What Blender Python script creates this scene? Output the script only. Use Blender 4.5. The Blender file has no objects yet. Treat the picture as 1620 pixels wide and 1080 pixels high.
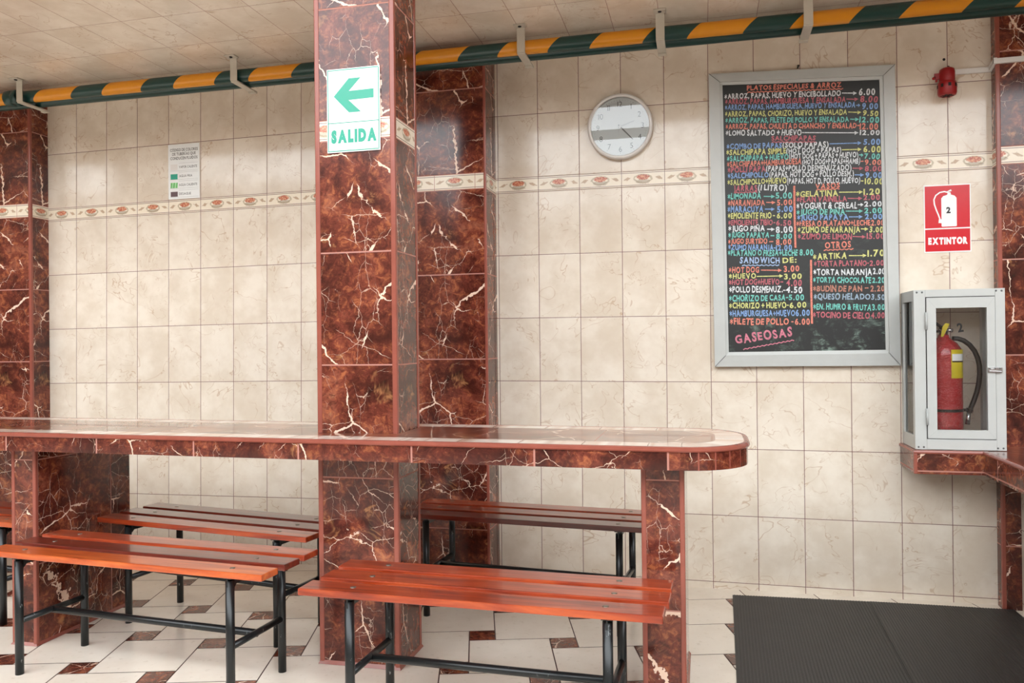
import bpy, bmesh, math, random
from mathutils import Vector, Matrix
S = bpy.context.scene
COL = S.collection
PI = math.pi

# ------------------------------------------------------------------ camera
FPX = 1267.75
cam_d = bpy.data.cameras.new('camera'); cam = bpy.data.objects.new('camera', cam_d); COL.objects.link(cam)
cam_d.sensor_width = 36.0; cam_d.lens = FPX / 1620.0 * 36.0; cam_d.clip_start = 0.05
yaw, pitch, roll = -0.23547, 0.00352, -0.01085
fw = Vector((math.sin(yaw)*math.cos(pitch), math.cos(yaw)*math.cos(pitch), math.sin(pitch)))
rt = Vector((math.cos(yaw), -math.sin(yaw), 0)); up = rt.cross(fw)
r2 = math.cos(roll)*rt + math.sin(roll)*up
u2 = -math.sin(roll)*rt + math.cos(roll)*up
m = Matrix((( r2.x, u2.x, -fw.x, 0.76985), (r2.y, u2.y, -fw.y, -3.80664), (r2.z, u2.z, -fw.z, 1.13355), (0, 0, 0, 1)))
cam.matrix_world = m
S.camera = cam

# ------------------------------------------------------------------ light: overcast daylight over the open court
wd = bpy.data.worlds.new('overcast_sky'); S.world = wd; wd.use_nodes = True
wn = wd.node_tree.nodes; wl = wd.node_tree.links; wn.clear()
wo = wn.new('ShaderNodeOutputWorld'); wb = wn.new('ShaderNodeBackground')
wb.inputs['Color'].default_value = (0.93, 0.97, 1.0, 1); wb.inputs['Strength'].default_value = 5.75
wl.new(wb.outputs[0], wo.inputs[0])
S.view_settings.view_transform = 'Standard'; S.view_settings.look = 'None'
S.view_settings.gamma = 1.0; S.view_settings.use_curve_mapping = False
S.view_settings.exposure = 0.0

# ------------------------------------------------------------------ helpers
def srgb(r, g, b):
    f = lambda c: (c/255/12.92) if c/255 <= 0.04045 else ((c/255+0.055)/1.055)**2.4
    return (f(r), f(g), f(b), 1.0)

class E:
    """small expression builder for shader maths"""
    nt = None
    def __init__(s, v): s.v = v
    @staticmethod
    def m(op, *a, clamp=False):
        n = E.nt.nodes.new('ShaderNodeMath'); n.operation = op; n.use_clamp = clamp
        for i, x in enumerate(a):
            x = x.v if isinstance(x, E) else x
            if isinstance(x, (int, float)): n.inputs[i].default_value = x
            else: E.nt.links.new(x, n.inputs[i])
        return E(n.outputs[0])
    def __add__(s, o): return E.m('ADD', s, o)
    __radd__ = __add__
    def __sub__(s, o): return E.m('SUBTRACT', s, o)
    def __rsub__(s, o): return E.m('SUBTRACT', o, s)
    def __mul__(s, o): return E.m('MULTIPLY', s, o)
    __rmul__ = __mul__
    def __truediv__(s, o): return E.m('DIVIDE', s, o)
    def floor(s): return E.m('FLOOR', s)
    def frac(s): return E.m('FRACT', s)
    def abs(s): return E.m('ABSOLUTE', s)
    def lt(s, o): return E.m('LESS_THAN', s, o)
    def gt(s, o): return E.m('GREATER_THAN', s, o)
    def min(s, o): return E.m('MINIMUM', s, o)
    def max(s, o): return E.m('MAXIMUM', s, o)
    def sqrt(s): return E.m('SQRT', s)
    def ss(s, a, b):        # smooth ramp a..b -> 0..1
        n = E.nt.nodes.new('ShaderNodeMapRange'); n.interpolation_type = 'SMOOTHSTEP'
        E.nt.links.new(s.v, n.inputs[0]); n.inputs[1].default_value = a; n.inputs[2].default_value = b
        return E(n.outputs[0])

def xyz(x, y, z=0.0):
    n = E.nt.nodes.new('ShaderNodeCombineXYZ')
    for i, q in enumerate((x, y, z)):
        if isinstance(q, E): E.nt.links.new(q.v, n.inputs[i])
        else: n.inputs[i].default_value = q
    return n.outputs[0]
def noise(vec, scale, detail=3.0, rough=0.5, dist=0.0):
    n = E.nt.nodes.new('ShaderNodeTexNoise'); E.nt.links.new(vec, n.inputs['Vector'])
    n.inputs['Scale'].default_value = scale; n.inputs['Detail'].default_value = detail
    n.inputs['Roughness'].default_value = rough; n.inputs['Distortion'].default_value = dist
    return E(n.outputs['Fac']), n.outputs['Color']
def edge(vec, scale, rnd=1.0):
    n = E.nt.nodes.new('ShaderNodeTexVoronoi'); n.feature = 'DISTANCE_TO_EDGE'; n.inputs['Scale'].default_value = scale
    n.inputs['Randomness'].default_value = rnd; E.nt.links.new(vec, n.inputs['Vector']); return E(n.outputs['Distance'])
def white(vec):
    n = E.nt.nodes.new('ShaderNodeTexWhiteNoise'); n.noise_dimensions = '3D'; E.nt.links.new(vec, n.inputs['Vector']); return E(n.outputs['Value'])
def vmath(op, a, b):
    n = E.nt.nodes.new('ShaderNodeVectorMath'); n.operation = op; E.nt.links.new(a, n.inputs[0])
    if op == 'SCALE':
        n.inputs['Scale'].default_value = b
    elif isinstance(b, tuple): n.inputs[1].default_value = b
    else: E.nt.links.new(b, n.inputs[1])
    return n.outputs[0]
def mix(f, a, b):
    n = E.nt.nodes.new('ShaderNodeMix'); n.data_type = 'RGBA'; n.clamp_factor = True
    if isinstance(f, E): E.nt.links.new(f.v, n.inputs[0])
    else: n.inputs[0].default_value = f
    for i, q in ((6, a), (7, b)):
        if isinstance(q, tuple): n.inputs[i].default_value = q
        else: E.nt.links.new(q, n.inputs[i])
    return n.outputs[2]
def ramp(f, stops):
    n = E.nt.nodes.new('ShaderNodeValToRGB'); E.nt.links.new(f.v, n.inputs[0]); el = n.color_ramp.elements
    el[0].position, el[0].color = stops[0]; el[1].position, el[1].color = stops[-1]
    for p, c in stops[1:-1]:
        e = el.new(p); e.color = c
    return n.outputs[0]
def new_mat(name):
    mt = bpy.data.materials.new(name); mt.use_nodes = True; nt = mt.node_tree; nt.nodes.clear(); E.nt = nt
    o = nt.nodes.new('ShaderNodeOutputMaterial'); p = nt.nodes.new('ShaderNodeBsdfPrincipled')
    nt.links.new(p.outputs[0], o.inputs[0]); return mt, p
def put(p, key, v):
    if isinstance(v, E): v = v.v
    if isinstance(v, (int, float, tuple)): p.inputs[key].default_value = v
    else: E.nt.links.new(v, p.inputs[key])
def bump(p, h, strength=0.3, dist=0.002):
    n = E.nt.nodes.new('ShaderNodeBump'); n.inputs['Strength'].default_value = strength; n.inputs['Distance'].default_value = dist
    E.nt.links.new(h.v, n.inputs['Height']); E.nt.links.new(n.outputs[0], p.inputs['Normal'])
def uvs():
    n = E.nt.nodes.new('ShaderNodeUVMap'); n.uv_map = 'UVMap'; s = E.nt.nodes.new('ShaderNodeSeparateXYZ')
    E.nt.links.new(n.outputs[0], s.inputs[0]); return E(s.outputs[0]), E(s.outputs[1])

ZB0, HB = 1.8665, 0.0719      # foot and height of the flowered border course
ROW = 0.30592

def beige_colour(u, v, rnd):
    p = xyz(u, v, rnd)
    n1, _ = noise(p, 5.0, 4, .6); n2, _ = noise(p, 22.0, 3, .6)
    base = mix(n1.ss(.35, .68), srgb(218, 205, 187), srgb(232, 222, 207))
    base = mix((n2 - .45)*.5, base, srgb(200, 178, 154))
    nd, nc = noise(p, 3.2, 4, .62, .6)
    vein = (nd - .5).abs().ss(.0065, .001)
    nm, _ = noise(p, 4.0, 1)
    vein = vein * nm.ss(.47, .6)
    nd2, _ = noise(vmath('ADD', p, (7.3, 2.1, 3.0)), 6.0, 3, .6, .8)
    v2 = (nd2 - .5).abs().ss(.0065, .001) * nm.ss(.55, .44)
    return mix((vein*.5 + v2*.42), base, srgb(176, 138, 100))

def brown_colour(u, v, rnd, calm=False):
    p = xyz(u, v, rnd)
    if calm:      # broad clouds and a few veins, for the polished top
        n1, _ = noise(p, 4.5, 2, .5, .4)
        base = ramp(n1, [(.30, srgb(84, 40, 28)), (.5, srgb(122, 62, 42)), (.72, srgb(164, 98, 66))])
        w1, _ = noise(p, 6.0, 1)
        e1 = edge(vmath('ADD', p, vmath('SCALE', noise(p, 8.0, 2)[1], .08)), 4.2)
        return mix(e1.ss(.016, .003)*w1.ss(.46, .58)*.8, base, srgb(232, 200, 180))
    n1, c1 = noise(p, 5.5, 6, .68, .5)
    base = ramp(n1, [(.30, srgb(44, 18, 13)), (.45, srgb(82, 36, 28)), (.56, srgb(114, 54, 41)), (.66, srgb(142, 82, 62)), (.78, srgb(196, 152, 112))])
    n2, _ = noise(p, 34.0, 6, .75, .8)
    base = mix(n2.ss(.50, .64)*.6*n1.ss(.36, .6), base, srgb(186, 112, 70))
    base = mix(n2.ss(.49, .36)*.55, base, srgb(44, 18, 14))
    n3, _ = noise(vmath('ADD', p, (4.0, 9.0, 2.0)), 7.0, 4, .7, 1.0)
    base = mix(n3.ss(.60, .74)*.6, base, srgb(206, 146, 96))
    d = vmath('SCALE', vmath('SUBTRACT', noise(p, 9.0, 4, .7)[1], (.5, .5, .5)), .045)
    pd = vmath('ADD', p, d)
    w1, _ = noise(p, 7.0, 2)
    e1 = edge(vmath('MULTIPLY', pd, (1.0, .8, 1.0)), 4.2)
    big = (w1.ss(.44, .66)*.0125 - e1).ss(.0, .0025)
    pd2 = vmath('ADD', vmath('MULTIPLY', pd, (.8, 1.5, 1.0)), (3.1, 8.2, 1.0))
    w2, _ = noise(pd2, 5.0, 2)
    fine = (w2.ss(.45, .66)*.0105 - edge(pd2, 8.0)).ss(.0, .003)
    pd3 = vmath('ADD', vmath('MULTIPLY', pd, (1.5, .7, 1.0)), (9.1, 1.2, 4.0))
    w3, _ = noise(pd3, 6.0, 2)
    hair = (w3.ss(.48, .66)*.014 - edge(pd3, 15.0)).ss(.0, .005)
    f = big*.95 + fine*.75 + hair*.5
    return mix(f, base, srgb(236, 206, 184))

def tile_mat(name, kind, tw, th, vo=0.0, uo=0.0, border=False, grout=.0028, gcol=None, rough=.10, wave=.25, bw=.2, bk=.5):
    mt, p = new_mat(name); u, v = uvs()
    if border:
        above = v.gt(ZB0 + HB); vv = (v - ZB0 - above*HB) / th
        inb = above.lt(.5) * v.gt(ZB0)
    else:
        vv = (v - vo) / th; inb = None
    uu = (u - uo) / tw
    cu, cv = uu.floor(), vv.floor(); fu, fv = uu.frac(), vv.frac()
    rnd = white(xyz(cu, cv, 3.0)) * 40.0
    gd = (fu.min(1.0 - fu) * tw).min(fv.min(1.0 - fv) * th)
    g = gd.lt(grout/2)
    col = beige_colour(u, v, rnd) if kind == 'beige' else brown_colour(u, v, rnd, kind == 'calm')
    gc = gcol or (srgb(120, 84, 80) if kind == 'beige' else srgb(178, 122, 108))
    if border:
        bu = (u/bw).frac(); bv = (v - ZB0)/HB
        dx = (bu - .5)*(bw/HB); dy = bv - .52
        nn, _ = noise(xyz(u, v, 0.0), 60.0, 3, .7)
        r = ((dx*dx)/.33 + (dy*dy)/.075).sqrt() + (nn - .5)*.5
        ring = r.ss(1.12, .98) * r.ss(.80, .92)
        nleaf, _ = noise(xyz(u, v, 5.0), 110.0, 3, .7)
        bcol = mix(nn*.3, srgb(240, 231, 214), srgb(226, 206, 176))
        scroll = ((dx.abs() - 1.02).abs() + (dy + (dx.abs() - 1.0)*.35).abs()*2.2)
        bcol = mix((scroll + (nn - .5)*.6).ss(.34, .18)*.7, bcol, srgb(168, 132, 96))
        bcol = mix(ring*.6, bcol, srgb(150, 132, 92))
        low = ((dx*dx)/.28 + ((bv - .32)*(bv - .32))/.03).sqrt() + (nleaf - .5)*.9
        bcol = mix(low.ss(1.0, .8)*.5, bcol, srgb(132, 112, 84))
        rr = ((dx*dx)/.20 + ((bv - .60)*(bv - .60))/.032).sqrt() + (nleaf - .5)*.9
        bcol = mix(rr.ss(1.05, .85)*.92, bcol, mix(nleaf.ss(.4, .62), srgb(176, 70, 48), srgb(222, 160, 120)))
        line = ((bv - .10).abs().lt(.022)).max((bv - .90).abs().lt(.022))
        bcol = mix(line*.85, bcol, srgb(116, 84, 78))
        be = ((bu.min(1.0 - bu)*bw).min((bv.min(1.0 - bv))*HB)).lt(.0013)
        bcol = mix(be*.9, bcol, gc)
        col = mix(inb, col, bcol); g = g * (1.0 - inb)
    col = mix(g, col, gc)
    put(p, 'Base Color', col)
    put(p, 'Roughness', g*.5 + rough)
    p.inputs['IOR'].default_value = 1.5
    wv, _ = noise(xyz(u, v, rnd), 3.5, 1)
    if kind == 'calm': put(p, 'Coat Weight', .9); put(p, 'Coat Roughness', .03)
    if bk > .2: bump(p, gd.ss(.0, .004)*.6 + wv*wave, bk, .0016)
    return mt

def plain(name, col, rough=.4, metal=0.0, coat=0.0, var=.06, scale=20.0, ior=1.5, bmp=0.0):
    mt, p = new_mat(name)
    tc = E.nt.nodes.new('ShaderNodeTexCoord'); n, _ = noise(tc.outputs['Object'], scale, 3, .6)
    dark = tuple(c*(1-var*2.5) for c in col[:3]) + (1,)
    put(p, 'Base Color', mix(n.ss(.3, .7), dark, col)); put(p, 'Roughness', n*.12 + (rough - .06)); put(p, 'Metallic', metal)
    if coat: put(p, 'Coat Weight', coat); put(p, 'Coat Roughness', .05)
    p.inputs['IOR'].default_value = ior
    if bmp: bump(p, n, .4, bmp)
    return mt

def wood(name, c1, c2, c3):
    mt, p = new_mat(name)
    tc = E.nt.nodes.new('ShaderNodeTexCoord'); ob = E.nt.nodes.new('ShaderNodeObjectInfo')
    v = vmath('ADD', vmath('MULTIPLY', tc.outputs['Object'], (1.6, 16.0, 16.0)), xyz(E(ob.outputs['Random'])*31.0, E(ob.outputs['Random'])*17.0))
    n1, _ = noise(v, 1.6, 5, .62, 1.2); n2, _ = noise(v, 7.0, 3, .6, .3)
    c = ramp(n1, [(.3, c1), (.5, c2), (.72, c3)])
    c = mix(n2.ss(.55, .75)*.35, c, c1)
    put(p, 'Base Color', c); put(p, 'Roughness', .32); put(p, 'Coat Weight', .55); put(p, 'Coat Roughness', .08)
    bump(p, n2, .15, .0006)
    return mt

def chipped(name):
    mt, p = new_mat(name)
    tc = E.nt.nodes.new('ShaderNodeTexCoord')
    v = vmath('MULTIPLY', tc.outputs['Object'], (1.0, 1.0, .35))
    n1, _ = noise(v, 90.0, 3, .65); n2, _ = noise(tc.outputs['Object'], 5.0, 2)
    chip = n1.ss(.66, .70) * n2.ss(.50, .60)
    put(p, 'Base Color', mix(chip, srgb(20, 25, 27), srgb(150, 156, 156))); put(p, 'Roughness', .3)
    return mt

def glass_mat(name, tint=(1, 1, 1, 1), ior=1.5, rough=0.0, haze=0.0):
    mt = bpy.data.materials.new(name); mt.use_nodes = True; nt = mt.node_tree; nt.nodes.clear(); E.nt = nt
    o = nt.nodes.new('ShaderNodeOutputMaterial'); t = nt.nodes.new('ShaderNodeBsdfTransparent'); g = nt.nodes.new('ShaderNodeBsdfGlossy')
    f = nt.nodes.new('ShaderNodeFresnel'); f.inputs[0].default_value = ior; x = nt.nodes.new('ShaderNodeMixShader')
    t.inputs[0].default_value = tint; g.inputs['Roughness'].default_value = rough
    nt.links.new(f.outputs[0], x.inputs[0]); nt.links.new(t.outputs[0], x.inputs[1]); nt.links.new(g.outputs[0], x.inputs[2])
    nt.links.new(x.outputs[0], o.inputs[0]); return mt

M = {}
M['beige'] = tile_mat('beige_wall_tile', 'beige', .2, ROW, border=True, rough=.09)
M['ceil'] = tile_mat('beige_ceiling_tile', 'beige', .2, .305, rough=.16, grout=.0022, gcol=srgb(150, 112, 100))
M['beigelow'] = tile_mat('beige_half_wall_tile', 'beige', .2, ROW, vo=.031)
M['brown'] = tile_mat('brown_marble_tile', 'brown', .6, .4, border=True, uo=.3, grout=.005, rough=.13, wave=.6)
M['brownleg'] = tile_mat('brown_marble_leg_tile', 'brown', .4, .4, vo=-.09, uo=-.05, grout=.0045, rough=.08, wave=.5)
M['brownedge'] = tile_mat('brown_marble_edge_tile', 'brown', .405, .3, vo=.6, uo=-.555+.002, grout=.006, rough=.1)
M['browntop'] = tile_mat('brown_marble_top_tile', 'calm', .4, .6, vo=-1.42, uo=-.37, grout=.004, rough=.285, wave=0.0, bk=.12)
M['trim'] = plain('rose_brown_corner_trim', srgb(152, 84, 70), .2, var=.05)
M['bordertop'] = None

def border_top():
    mt, p = new_mat('pale_marbled_edging_tile'); u, v = uvs()
    n1, _ = noise(xyz(u, v), 9.0, 2, .5, .8); 
    c = mix(n1.ss(.4, .7), srgb(252, 242, 232), srgb(232, 204, 186))
    n2, _ = noise(xyz(u, v, 4.0), 6.0, 1, .5, .5)
    c = mix((n2 - .5).abs().ss(.03, .0)*.4, c, srgb(170, 110, 92))
    g = ((u/.2).frac()*.2).lt(.003)
    put(p, 'Base Color', mix(g, c, srgb(120, 84, 80))); put(p, 'Roughness', .08); return mt
M['bordertop'] = border_top()
M['wood_orange'] = wood('varnished_orange_wood', srgb(150, 58, 22), srgb(190, 84, 34), srgb(214, 112, 50))
M['wood_red'] = wood('varnished_red_wood', srgb(104, 30, 12), srgb(152, 54, 22), srgb(186, 82, 36))
M['wood_dark'] = wood('varnished_dark_red_wood', srgb(70, 20, 12), srgb(104, 32, 18), srgb(130, 46, 24))
M['black'] = chipped('chipped_black_paint')
M['bolt'] = plain('worn_steel', srgb(150, 140, 128), .35, .8)
M['alu'] = plain('white_painted_aluminium', srgb(190, 193, 190), .32, 0.0, var=.015)
M['alud'] = plain('grey_joint_line', srgb(96, 98, 98), .5)
M['white'] = plain('white_plastic', srgb(228, 226, 222), .3, var=.01)
M['paper'] = plain('laminated_white_card', srgb(240, 243, 242), .18, var=.01)
M['green'] = plain('aqua_green_ink', srgb(34, 160, 134), .25, var=.01)
M['redsign'] = plain('red_sign_vinyl', srgb(205, 28, 42), .2, var=.02)
M['ink'] = plain('black_ink', srgb(18, 18, 18), .35, var=.0)
M['greyink'] = plain('dark_grey_ink', srgb(84, 84, 84), .4, var=.0)
M['palegrey'] = plain('grey_line_ink', srgb(176, 180, 178), .4, var=.0)
M['brownink'] = plain('brown_swatch_ink', srgb(98, 76, 80), .4, var=.0)
M['greenink'] = plain('grass_green_ink', srgb(84, 176, 84), .4, var=.0)
M['redplastic'] = plain('red_plastic', srgb(150, 18, 22), .35, var=.06)
M['dark'] = plain('dark_hole', srgb(24, 18, 16), .7)
M['pipegreen'] = plain('dark_green_paint', srgb(24, 62, 58), .3, var=.05)
M['bracket'] = plain('cream_painted_steel', srgb(196, 190, 176), .4, var=.02)
M['rubber'] = plain('black_ribbed_rubber', srgb(46, 44, 44), .5, var=.08, scale=9.0)
M['rubber2'] = plain('worn_black_ribbed_rubber', srgb(49, 47, 47), .46, var=.12, scale=6.0)
M['floortile'] = None
M['glassdoor'] = glass_mat('clear_door_glass', ior=1.55)
M['glassside'] = glass_mat('reflective_side_pane', ior=2.3)
M['glass'] = glass_mat('clear_glass', ior=1.85)   # two faces of a pane reflect about twice one face
M['extred'] = plain('red_enamel', srgb(176, 22, 30), .25, coat=.6)
M['yellow'] = plain('yellow_label', srgb(216, 196, 40), .4, var=.05)
M['hose'] = plain('black_rubber_hose', srgb(22, 22, 24), .4)
M['chrome'] = plain('polished_metal', srgb(200, 200, 200), .25, .9)
M['concrete'] = plain('court_wall_paint', srgb(150, 132, 116), .8, scale=2.0)

def pipe_mat():
    mt, p = new_mat('green_and_yellow_banded_paint')
    tc = E.nt.nodes.new('ShaderNodeTexCoord'); s = E.nt.nodes.new('ShaderNodeSeparateXYZ'); E.nt.links.new(tc.outputs['Object'], s.inputs[0])
    x, y, z = E(s.outputs[0]), E(s.outputs[1]), E(s.outputs[2])
    t = ((x - z*1.1 + .2573 + 30*.4095) / .4095).frac()
    n, _ = noise(tc.outputs['Object'], 30.0, 2)
    c = mix(n*.2, srgb(24, 62, 58), srgb(34, 74, 68)); ye = mix(n*.4, srgb(228, 152, 30), srgb(206, 130, 20))
    put(p, 'Base Color', mix(t.lt(.45), ye, c)); put(p, 'Roughness', .3); return mt
M['pipe'] = pipe_mat()

def floor_mats():
    mt, p = new_mat('cream_floor_tile'); u, v = uvs()
    n1, _ = noise(xyz(u, v), 3.0, 4, .6); n2, _ = noise(xyz(u, v), 40.0, 2)
    c = mix(n1.ss(.3, .7), srgb(234, 223, 207), srgb(245, 236, 222)); c = mix(n2.ss(.6, .75)*.3, c, srgb(200, 184, 162))
    put(p, 'Base Color', c); put(p, 'Roughness', n1*.12 + .10); a = mt
    mt, p = new_mat('brown_floor_tile'); u, v = uvs(); c = brown_colour(u, v, 2.0)
    put(p, 'Base Color', mix(.15, c, srgb(140, 90, 70))); put(p, 'Roughness', .16)
    return a, mt
M['floortile'], M['floorbrown'] = floor_mats()
M['grout'] = plain('dark_brown_grout', srgb(84, 56, 48), .7)

# ------------------------------------------------------------------ mesh builder
class MB:
    def __init__(s): s.v = []; s.f = []; s.uv = []; s.mi = []; s.sm = []
    def face(s, pts, mi=0, uv=None, smooth=False):
        b = len(s.v); s.v += [tuple(p) for p in pts]; s.f.append(tuple(range(b, b+len(pts))))
        if uv is None:
            a, c, d = Vector(pts[0]), Vector(pts[1]), Vector(pts[2]); n = (c-a).cross(d-c)
            k = max(range(3), key=lambda i: abs(n[i]))
            uv = [((p[1], p[2]), (p[0], p[2]), (p[0], p[1]))[k] for p in pts]
        s.uv.append(uv); s.mi.append(mi); s.sm.append(smooth)
    def box(s, x0, x1, y0, y1, z0, z1, mi=0):
        P = [(x0,y0,z0),(x1,y0,z0),(x1,y1,z0),(x0,y1,z0),(x0,y0,z1),(x1,y0,z1),(x1,y1,z1),(x0,y1,z1)]
        for q in ((0,1,5,4),(1,2,6,5),(2,3,7,6),(3,0,4,7),(4,5,6,7),(3,2,1,0)): s.face([P[i] for i in q], mi)
        return s
    def prism(s, poly, z0, z1, mi=0, mside=None, top=True):
        """poly counter-clockwise in x,y"""
        if top: s.face([(x, y, z1) for x, y in poly], mi)
        s.face([(x, y, z0) for x, y in reversed(poly)], mi)
        n = len(poly); d = 0
        for i in range(n):
            (ax, ay), (bx, by) = poly[i], poly[(i+1) % n]; L = math.hypot(bx-ax, by-ay)
            s.face([(ax,ay,z0),(bx,by,z0),(bx,by,z1),(ax,ay,z1)], mi if mside is None else mside)
        return s
    def xzpoly(s, pts, y0, y1, mi=0):
        """flat shape facing -y, thickness y0 (front) .. y1 ; pts counter-clockwise seen from the front"""
        s.face([(x, y0, z) for x, z in pts], mi); n = len(pts)
        for i in range(n):
            a, b = pts[i], pts[(i+1) % n]; s.face([(a[0],y0,a[1]),(a[0],y1,a[1]),(b[0],y1,b[1]),(b[0],y0,b[1])], mi)
        return s
    def tube(s, path, r, n=14, mi=0, caps=True):
        path = [Vector(p) for p in path]; rings = []
        rr = r if isinstance(r, (list, tuple)) else [r]*len(path); ref = None
        for i, p in enumerate(path):
            t = (path[min(i+1, len(path)-1)] - path[max(i-1, 0)]).normalized()
            if ref is None:
                ref = Vector((0,0,1)) if abs(t.z) < .9 else Vector((1,0,0)); a = t.cross(ref).normalized()
            else: a = (pa - t*pa.dot(t)).normalized()
            b = t.cross(a).normalized(); pa = a
            rings.append([p + rr[i]*(math.cos(2*PI*k/n)*a + math.sin(2*PI*k/n)*b) for k in range(n)])
        for i in range(len(rings)-1):
            for k in range(n):
                k2 = (k+1) % n; s.face([rings[i][k], rings[i][k2], rings[i+1][k2], rings[i+1][k]], mi, smooth=True)
        if caps:
            s.face(list(reversed(rings[0])), mi); s.face(rings[-1], mi)
        return s
    def lathe(s, prof, c=(0,0,0), n=32, axis='z', mi=0):
        """prof: (r, h) list revolved about an axis through c"""
        def P(r, h, a):
            if axis == 'z': return (c[0]+r*math.cos(a), c[1]+r*math.sin(a), c[2]+h)
            return (c[0]+r*math.cos(a), c[1]-h, c[2]+r*math.sin(a))
        for (r0, h0), (r1, h1) in zip(prof[:-1], prof[1:]):
            for k in range(n):
                a0, a1 = 2*PI*k/n, 2*PI*(k+1)/n
                if r0 < 1e-6 and r1 < 1e-6: continue
                if r0 < 1e-6: s.face([P(0,h0,0), P(r1,h1,a1), P(r1,h1,a0)], mi, smooth=True)
                elif r1 < 1e-6: s.face([P(r0,h0,a0), P(r0,h0,a1), P(0,h1,0)], mi, smooth=True)
                else: s.face([P(r0,h0,a0), P(r0,h0,a1), P(r1,h1,a1), P(r1,h1,a0)], mi, smooth=True)
        return s
    def build(s, name, mats, parent=None, bevel=0.0, seg=2, fix=True, offset=None):
        me = bpy.data.meshes.new(name); me.from_pydata([tuple(v) for v in s.v], [], s.f)
        if not isinstance(mats, (list, tuple)): mats = [mats]
        for mm in mats: me.materials.append(mm)
        ul = me.uv_layers.new(name='UVMap'); k = 0
        for i, pl in enumerate(me.polygons):
            pl.material_index = s.mi[i]; pl.use_smooth = s.sm[i]
            for j in range(pl.loop_total): ul.data[pl.loop_start + j].uv = s.uv[i][j]
        bm = bmesh.new(); bm.from_mesh(me); bmesh.ops.remove_doubles(bm, verts=bm.verts, dist=1e-5)
        if fix: bmesh.ops.recalc_face_normals(bm, faces=bm.faces)
        bm.to_mesh(me); bm.free()
        o = bpy.data.objects.new(name, me); COL.objects.link(o)
        if parent: o.parent = parent
        if offset: o.location = offset
        if bevel:
            b = o.modifiers.new('bevel', 'BEVEL'); b.width = bevel; b.segments = seg; b.limit_method = 'ANGLE'; b.angle_limit = .7
            b.use_clamp_overlap = True
        return o

def tag(o, label, cat, group=None):
    o['label'] = label; o['category'] = cat
    if group: o['group'] = group
    return o
def struct(o): o['kind'] = 'structure'; return o
def empty(name, loc, rz=0.0):
    o = bpy.data.objects.new(name, None); COL.objects.link(o); o.location = loc; o.rotation_euler = (0, 0, rz); o.empty_display_size = .05; return o
def local(o, mbo):
    """keep a part modelled in world metres when its thing's empty stands elsewhere (no rotation)"""
    mbo.location = (-o.location[0], -o.location[1], -o.location[2]); return mbo
def part(thing, name, mb, mats, bevel=0.0, seg=2, fix=True):
    return local(thing, mb.build(name, mats, thing, bevel, seg, fix))
def sub(par, name, mb, mats, bevel=0.0, fix=True):
    return mb.build(name, mats, par, bevel, 2, fix)

# ------------------------------------------------------------------ lettering: glyph outlines cached once, laid out letter by letter
GLY = {}
def glyph(ch, bold=0.0):
    if ch == '*': return star_glyph()
    if (ch, bold) in GLY: return GLY[(ch, bold)]
    cu = bpy.data.curves.new('glyph', 'FONT'); cu.body = ch; cu.size = 1.0; cu.resolution_u = 3; cu.offset = bold; cu.fill_mode = 'FRONT'
    ob = bpy.data.objects.new('glyph', cu); COL.objects.link(ob)
    dg = bpy.context.evaluated_depsgraph_get(); dg.update()
    me = bpy.data.meshes.new_from_object(ob.evaluated_get(dg), depsgraph=dg)
    vs = [(v.co.x, v.co.y) for v in me.vertices]; fs = [tuple(p.vertices) for p in me.polygons]
    COL.objects.unlink(ob); bpy.data.objects.remove(ob); bpy.data.curves.remove(cu); bpy.data.meshes.remove(me)
    if vs: x0 = min(v[0] for v in vs); x1 = max(v[0] for v in vs)
    else: x0, x1 = 0, .3
    GLY[(ch, bold)] = (vs, fs, x0, x1); return GLY[(ch, bold)]
CAP = None
def write(mb, s, x0, z0, x1, z1, h, y, mi=0, bold=0.0, jit=0.0, rnd=None, gap=.10):
    """string fitted between (x0,z0) and (x1,z1) (mid-height line), capital height h, facing -y"""
    global CAP
    if CAP is None:
        g = glyph('H'); CAP = max(v[1] for v in g[0])
    pos = []; x = 0
    for ch in s:
        if ch == ' ': x += .26; continue
        g = glyph(ch, bold); w = g[3]-g[2]; pos.append((ch, x, g)); x += w + gap
    W = x - gap; sy = h/CAP
    if x1 is None: x0, x1 = x0 - W*sy*.46, x0 + W*sy*.46; z1 = z0       # centred at natural width
    sx = math.hypot(x1-x0, z1-z0)/W
    ca, sa = (x1-x0)/math.hypot(x1-x0, z1-z0), (z1-z0)/math.hypot(x1-x0, z1-z0)
    for ch, px, g in pos:
        a = rnd.uniform(-.10, .10)*jit if rnd else 0; ky = 1 + (rnd.uniform(-.10, .12)*jit if rnd else 0); dz = h*.05*jit*(rnd.uniform(-1, 1) if rnd else 0)
        cx = (g[3]-g[2])/2; b = len(mb.v); out = []
        for vx, vy in g[0]:
            lx = (vx-g[2]-cx)*sx; ly = (vy - CAP/2)*sy*ky
            if ch == '*': ly = (vy - .35)*sy*1.15
            rx = lx*math.cos(a) - ly*math.sin(a); ry = lx*math.sin(a) + ly*math.cos(a)
            X = (px+cx)*sx + rx; Z = ry + dz
            out.append((x0 + X*ca - Z*sa, y, z0 + X*sa + Z*ca))
        for f in g[1]:
            pts = [out[i] for i in f]; mb.face(pts, mi)
    return mb
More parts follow.
